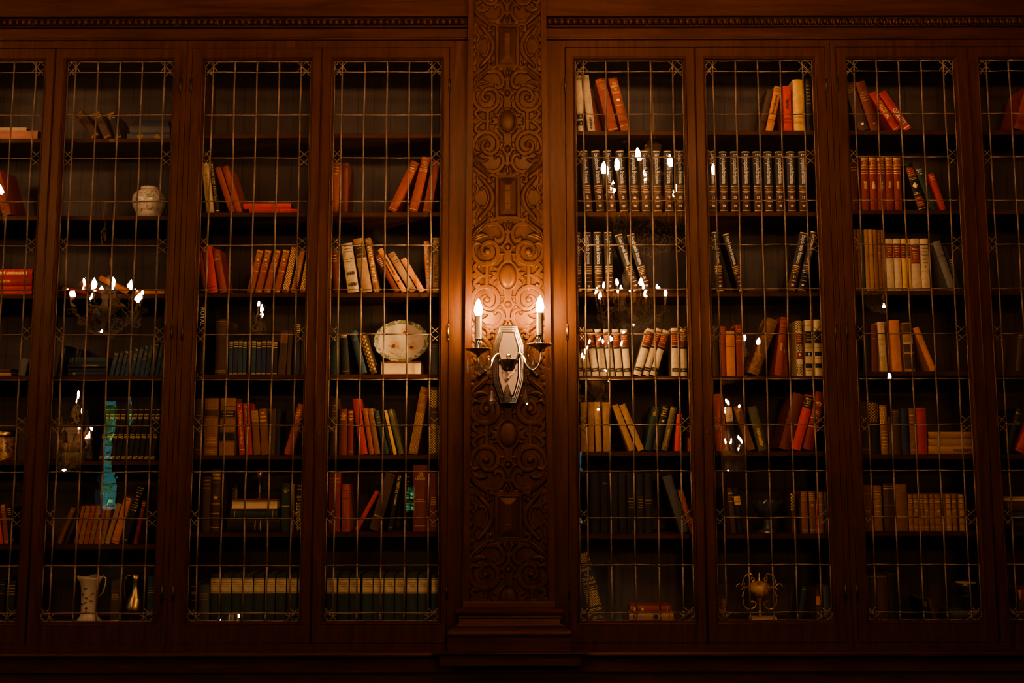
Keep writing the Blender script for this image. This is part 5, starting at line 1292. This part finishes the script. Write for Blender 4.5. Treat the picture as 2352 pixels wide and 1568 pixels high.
    for fx, fy, rr in ((720, 490, 72), (815, 368, 68), (880, 505, 66)):
        lx, lz = (fx-785)*u, (455-fy)*u; rr *= u
        m = MB()
        for j in range(13):
            a = 2*PI*j/13 + fx; r2 = rr*random.uniform(0.75, 1.05); w = 0.2
            m.add([P(lx+rr*.2*math.cos(a), lz+rr*.14*math.sin(a), 0.0027), P(lx+r2*.7*math.cos(a-w), lz+r2*.5*math.sin(a-w), 0.0027), P(lx+r2*math.cos(a), lz+r2*.72*math.sin(a), 0.0027), P(lx+r2*.7*math.cos(a+w), lz+r2*.5*math.sin(a+w), 0.0027)], [(0, 1, 2, 3)])
        f = m.build('painted_flower', pet, root)
        m = MB(); m.add([P(lx-rr*.08+rr*.36*math.cos(2*PI*j/12)*random.uniform(.6, 1.1), lz-rr*.12+rr*.26*math.sin(2*PI*j/12)*random.uniform(.6, 1.1), 0.0031) for j in range(12)], [tuple(range(12))]); m.build('flower_heart', core, f)
    m = MB()
    for a0, a1 in (((700, 560), (790, 600)), ((760, 610), (800, 520)), ((840, 540), (800, 610)), ((680, 545), (690, 565)), ((900, 470), (960, 440)), ((870, 420), (930, 400)), ((760, 520), (840, 580)), ((780, 570), (860, 590))):
        m.tube([P((a0[0]-785)*u, (455-a0[1])*u, 0.0026), P(((a0[0]+a1[0])/2-785+8)*u, (455-(a0[1]+a1[1])/2)*u, 0.0026), P((a1[0]-785)*u, (455-a1[1])*u, 0.0026)], 2.2*u, 4)
    m.build('painted_stalks', stalk, root)
    m = MB(); yv = pc.y-0.036; r = 0.0014
    def q(px, py, y): return (c.x+(px-785)*u, y, zt + (652-py)*u)
    m.tube([q(675, 651, yv), q(675, 580, yv), q(682, 572, yv), q(838, 572, yv), q(846, 580, yv), q(846, 651, yv)], r, 6)
    m.tube([q(675, 651, yv), q(675, 651, yv+0.075), q(700, 470, yv+0.10)], r, 6); m.tube([q(846, 651, yv), q(846, 651, yv+0.075), q(820, 470, yv+0.10)], r, 6); m.tube([q(675, 651, yv+0.075), q(846, 651, yv+0.075)], r, 6)
    o = m.build('plate_stand', M_BRASS, None, True); tag(o, 'thin brass wire stand holding up the oval flowered plate', 'stand')
    # pressed glass compote
    c, u = spot('S', 678, 6, 6, 0.15)
    def rim2(r, zz, a):
        t = max(0, min(1, (zz-(c.z+250*u))/(25*u))); return r, zz + t*58*u*(abs(((a*14/PI) % 2)-1)-0.4)
    m = MB(); z0 = c.z
    m.lathe([(86*u, z0), (80*u, z0+14*u), (40*u, z0+34*u), (30*u, z0+60*u), (34*u, z0+90*u), (30*u, z0+112*u), (52*u, z0+128*u), (98*u, z0+170*u), (118*u, z0+215*u), (128*u, z0+250*u), (130*u, z0+262*u), (126*u, z0+262*u), (118*u, z0+240*u), (90*u, z0+175*u), (0.001, z0+140*u)], (c.x, c.y, 0), 84, rim=rim2)
    o = m.build('compote_bowl', dark_glass, None); smooth_by_angle(o, 40); tag(o, 'smoky footed glass bowl with a saw-tooth rim behind sixth glass door', 'bowl')
    # gilt mounted urn on a marble block
    c, u = spot('S', 640, 6, 7, 0.12)
    root = empty('gilt_urn', c, 'small painted urn with curled gilt handles on a pale block, bottom shelf', 'urn')
    gold = surf('gilt bronze', (0.78, 0.46, 0.15), 0.35, 0.75, 0.2, 80)
    def z(y): return c.z + (1285-y)*u
    m = MB(); m.bbox(c.x-112*u, c.x+110*u, c.y-40*u, c.y+60*u, c.z, z(1240), 0.0015); m.build('base_block', surf('pale marble block', (0.50, 0.34, 0.22), 0.4, 0, 0.15, 30), root)
    m = MB(); x0 = c.x-25*u
    m.lathe([(16*u, z(1240)), (12*u, z(1222)), (15*u, z(1205)), (12*u, z(1190)), (6*u, z(1180)), (10*u, z(1165)), (6*u, z(1150)), (11*u, z(1135)), (7*u, z(1118)), (12*u, z(1100)), (26*u, z(1092)), (30*u, z(1080)), (14*u, z(1078))], (x0, c.y, 0), 16); m.build('stem', gold, root, True)
    def rim3(r, zz, a): return r*(1+0.03*math.cos(8*a)), zz
    m = MB(); m.lathe([(14*u, z(1086)), (34*u, z(1078)), (70*u, z(1058)), (94*u, z(1030)), (100*u, z(1000)), (90*u, z(968)), (60*u, z(945)), (18*u, z(935)), (0.001, z(935))], (x0, c.y, 0), 32, rim=rim3)
    m.build('body', painted('painted urn glaze', (0.50, 0.27, 0.10), [((0.30, 0.12, 0.05), 0.52, 30), ((0.68, 0.42, 0.18), 0.60, 24)], 1), root, True)
    m = MB(); m.lathe([(20*u, z(937)), (8*u, z(925)), (10*u, z(910)), (5*u, z(900)), (8*u, z(888)), (3*u, z(872)), (0.0005, z(860))], (x0, c.y, 0), 12); m.build('finial', gold, root, True)
    for sd in (-1, 1):
        pts = [(52, 905), (40, 930), (58, 938), (68, 915), (60, 885), (85, 875), (120, 890), (140, 930), (148, 975), (130, 1000), (140, 1040), (146, 1090), (138, 1140), (110, 1172), (70, 1172), (40, 1150), (38, 1120), (62, 1105), (82, 1118)]
        m = MB(); m.tube([(x0+sd*p*u, c.y, z(q)) for p, q in catmull(pts, 5)], [5.5*u+2*u*math.sin(i*0.9) for i in range(len(pts)*5-4)], 7)
        m.tube([(x0+sd*p*u, c.y, z(q)) for p, q in catmull([(138, 985), (165, 962), (190, 965), (202, 985)], 5)], 5*u, 7)
        m.tube([(x0+sd*p*u, c.y, z(q)) for p, q in ((85, 985), (112, 990), (136, 982))], 4*u, 6)
        for p, q in ((132, 960), (150, 1005), (152, 1060), (60, 1112)): m.ball((x0+sd*p*u, c.y, z(q)), 9*u, 6, 5)
        m.build('curled_handle', gold, root, True)
    # cup and saucer
    c, u = spot('W', 1185, 7, 7, 0.14)
    ztop = max(o.location.z for x, o, ds in CELLS[7, 7] if ds.startswith('lying')) + 0.5*50/3.919*0.00203 + 0.0008
    black_glaze = surf('black glazed china', (0.035, 0.030, 0.026), 0.2, 0, 0.1, 20, spec=0.6)
    m = MB(); m.lathe([(30*u, ztop), (34*u, ztop+80*u), (60*u, ztop+100*u), (110*u, ztop+125*u), (108*u, ztop+130*u), (30*u, ztop+112*u), (0.001, ztop+112*u)], (c.x, c.y, 0), 32)
    o = m.build('saucer', black_glaze, None, True); tag(o, 'dark saucer on a raised foot under the dark teacup', 'saucer')
    zc = ztop+113*u
    root = empty('teacup', (c.x, c.y, zc), 'dark teacup with a thin pale rim on its saucer, bottom shelf, seventh glass door', 'cup')
    m = MB(); m.lathe([(34*u, zc), (38*u, zc+10*u), (60*u, zc+40*u), (80*u, zc+80*u), (86*u, zc+118*u), (83*u, zc+118*u), (70*u, zc+60*u), (0.001, zc+14*u)], (c.x, c.y, 0), 28); m.build('body', black_glaze, root, True)
    m = MB(); m.tube([(c.x-86*u, c.y, zc+104*u), (c.x-110*u, c.y, zc+110*u), (c.x-112*u, c.y, zc+85*u), (c.x-90*u, c.y, zc+50*u), (c.x-62*u, c.y, zc+36*u)], 4*u, 6); m.build('handle', black_glaze, root, True)
    m = MB(); m.lathe([(83*u, zc+118*u), (86.5*u, zc+119*u), (86.8*u, zc+116*u)], (c.x, c.y, 0), 28); m.build('gilt_rim', M_GILT, root, True)

# ------------------------------------------------------------------ build everything
def world():
    w = bpy.data.worlds.new('evening sky'); SC.world = w; w.use_nodes = True
    nt = w.node_tree; bg = nt.nodes['Background']
    tc = nt.nodes.new('ShaderNodeTexCoord'); sp = nt.nodes.new('ShaderNodeSeparateXYZ'); rp = nt.nodes.new('ShaderNodeValToRGB')
    nt.links.new(tc.outputs['Generated'], sp.inputs[0]); nt.links.new(sp.outputs['Z'], rp.inputs[0])
    rp.color_ramp.elements[0].position = 0.0; rp.color_ramp.elements[0].color = (0.10, 0.34, 0.40, 1)
    rp.color_ramp.elements[1].position = 0.5; rp.color_ramp.elements[1].color = (0.05, 0.20, 0.34, 1)
    nt.links.new(rp.outputs[0], bg.inputs['Color']); bg.inputs['Strength'].default_value = SKY_STRENGTH
SKY_STRENGTH = 1.9
for u_ in UNITS: make_bookcase(u_)
shell()
make_pilaster()
make_sconce()
for loc, lab, bm in CH: make_chandelier(loc, lab, bm)
garden()
all_books()
resolve_and_build()
ornaments()
label_books()
world()
SC.view_settings.view_transform = 'AgX'
SC.view_settings.look = 'AgX - Medium High Contrast'
SC.view_settings.exposure = 0.48
SC.view_settings.gamma = 1.0
SC.cycles.max_bounces = 10
SC.cycles.transparent_max_bounces = 24
SC.cycles.transmission_bounces = 8
SC.cycles.glossy_bounces = 4
SC.cycles.diffuse_bounces = 3
SC.cycles.caustics_refractive = False
SC.cycles.caustics_reflective = False
SC.cycles.sample_clamp_indirect = 4.0
SC.cycles.use_light_tree = True
SC.cycles.use_denoising = True
bpy.context.view_layer.update()
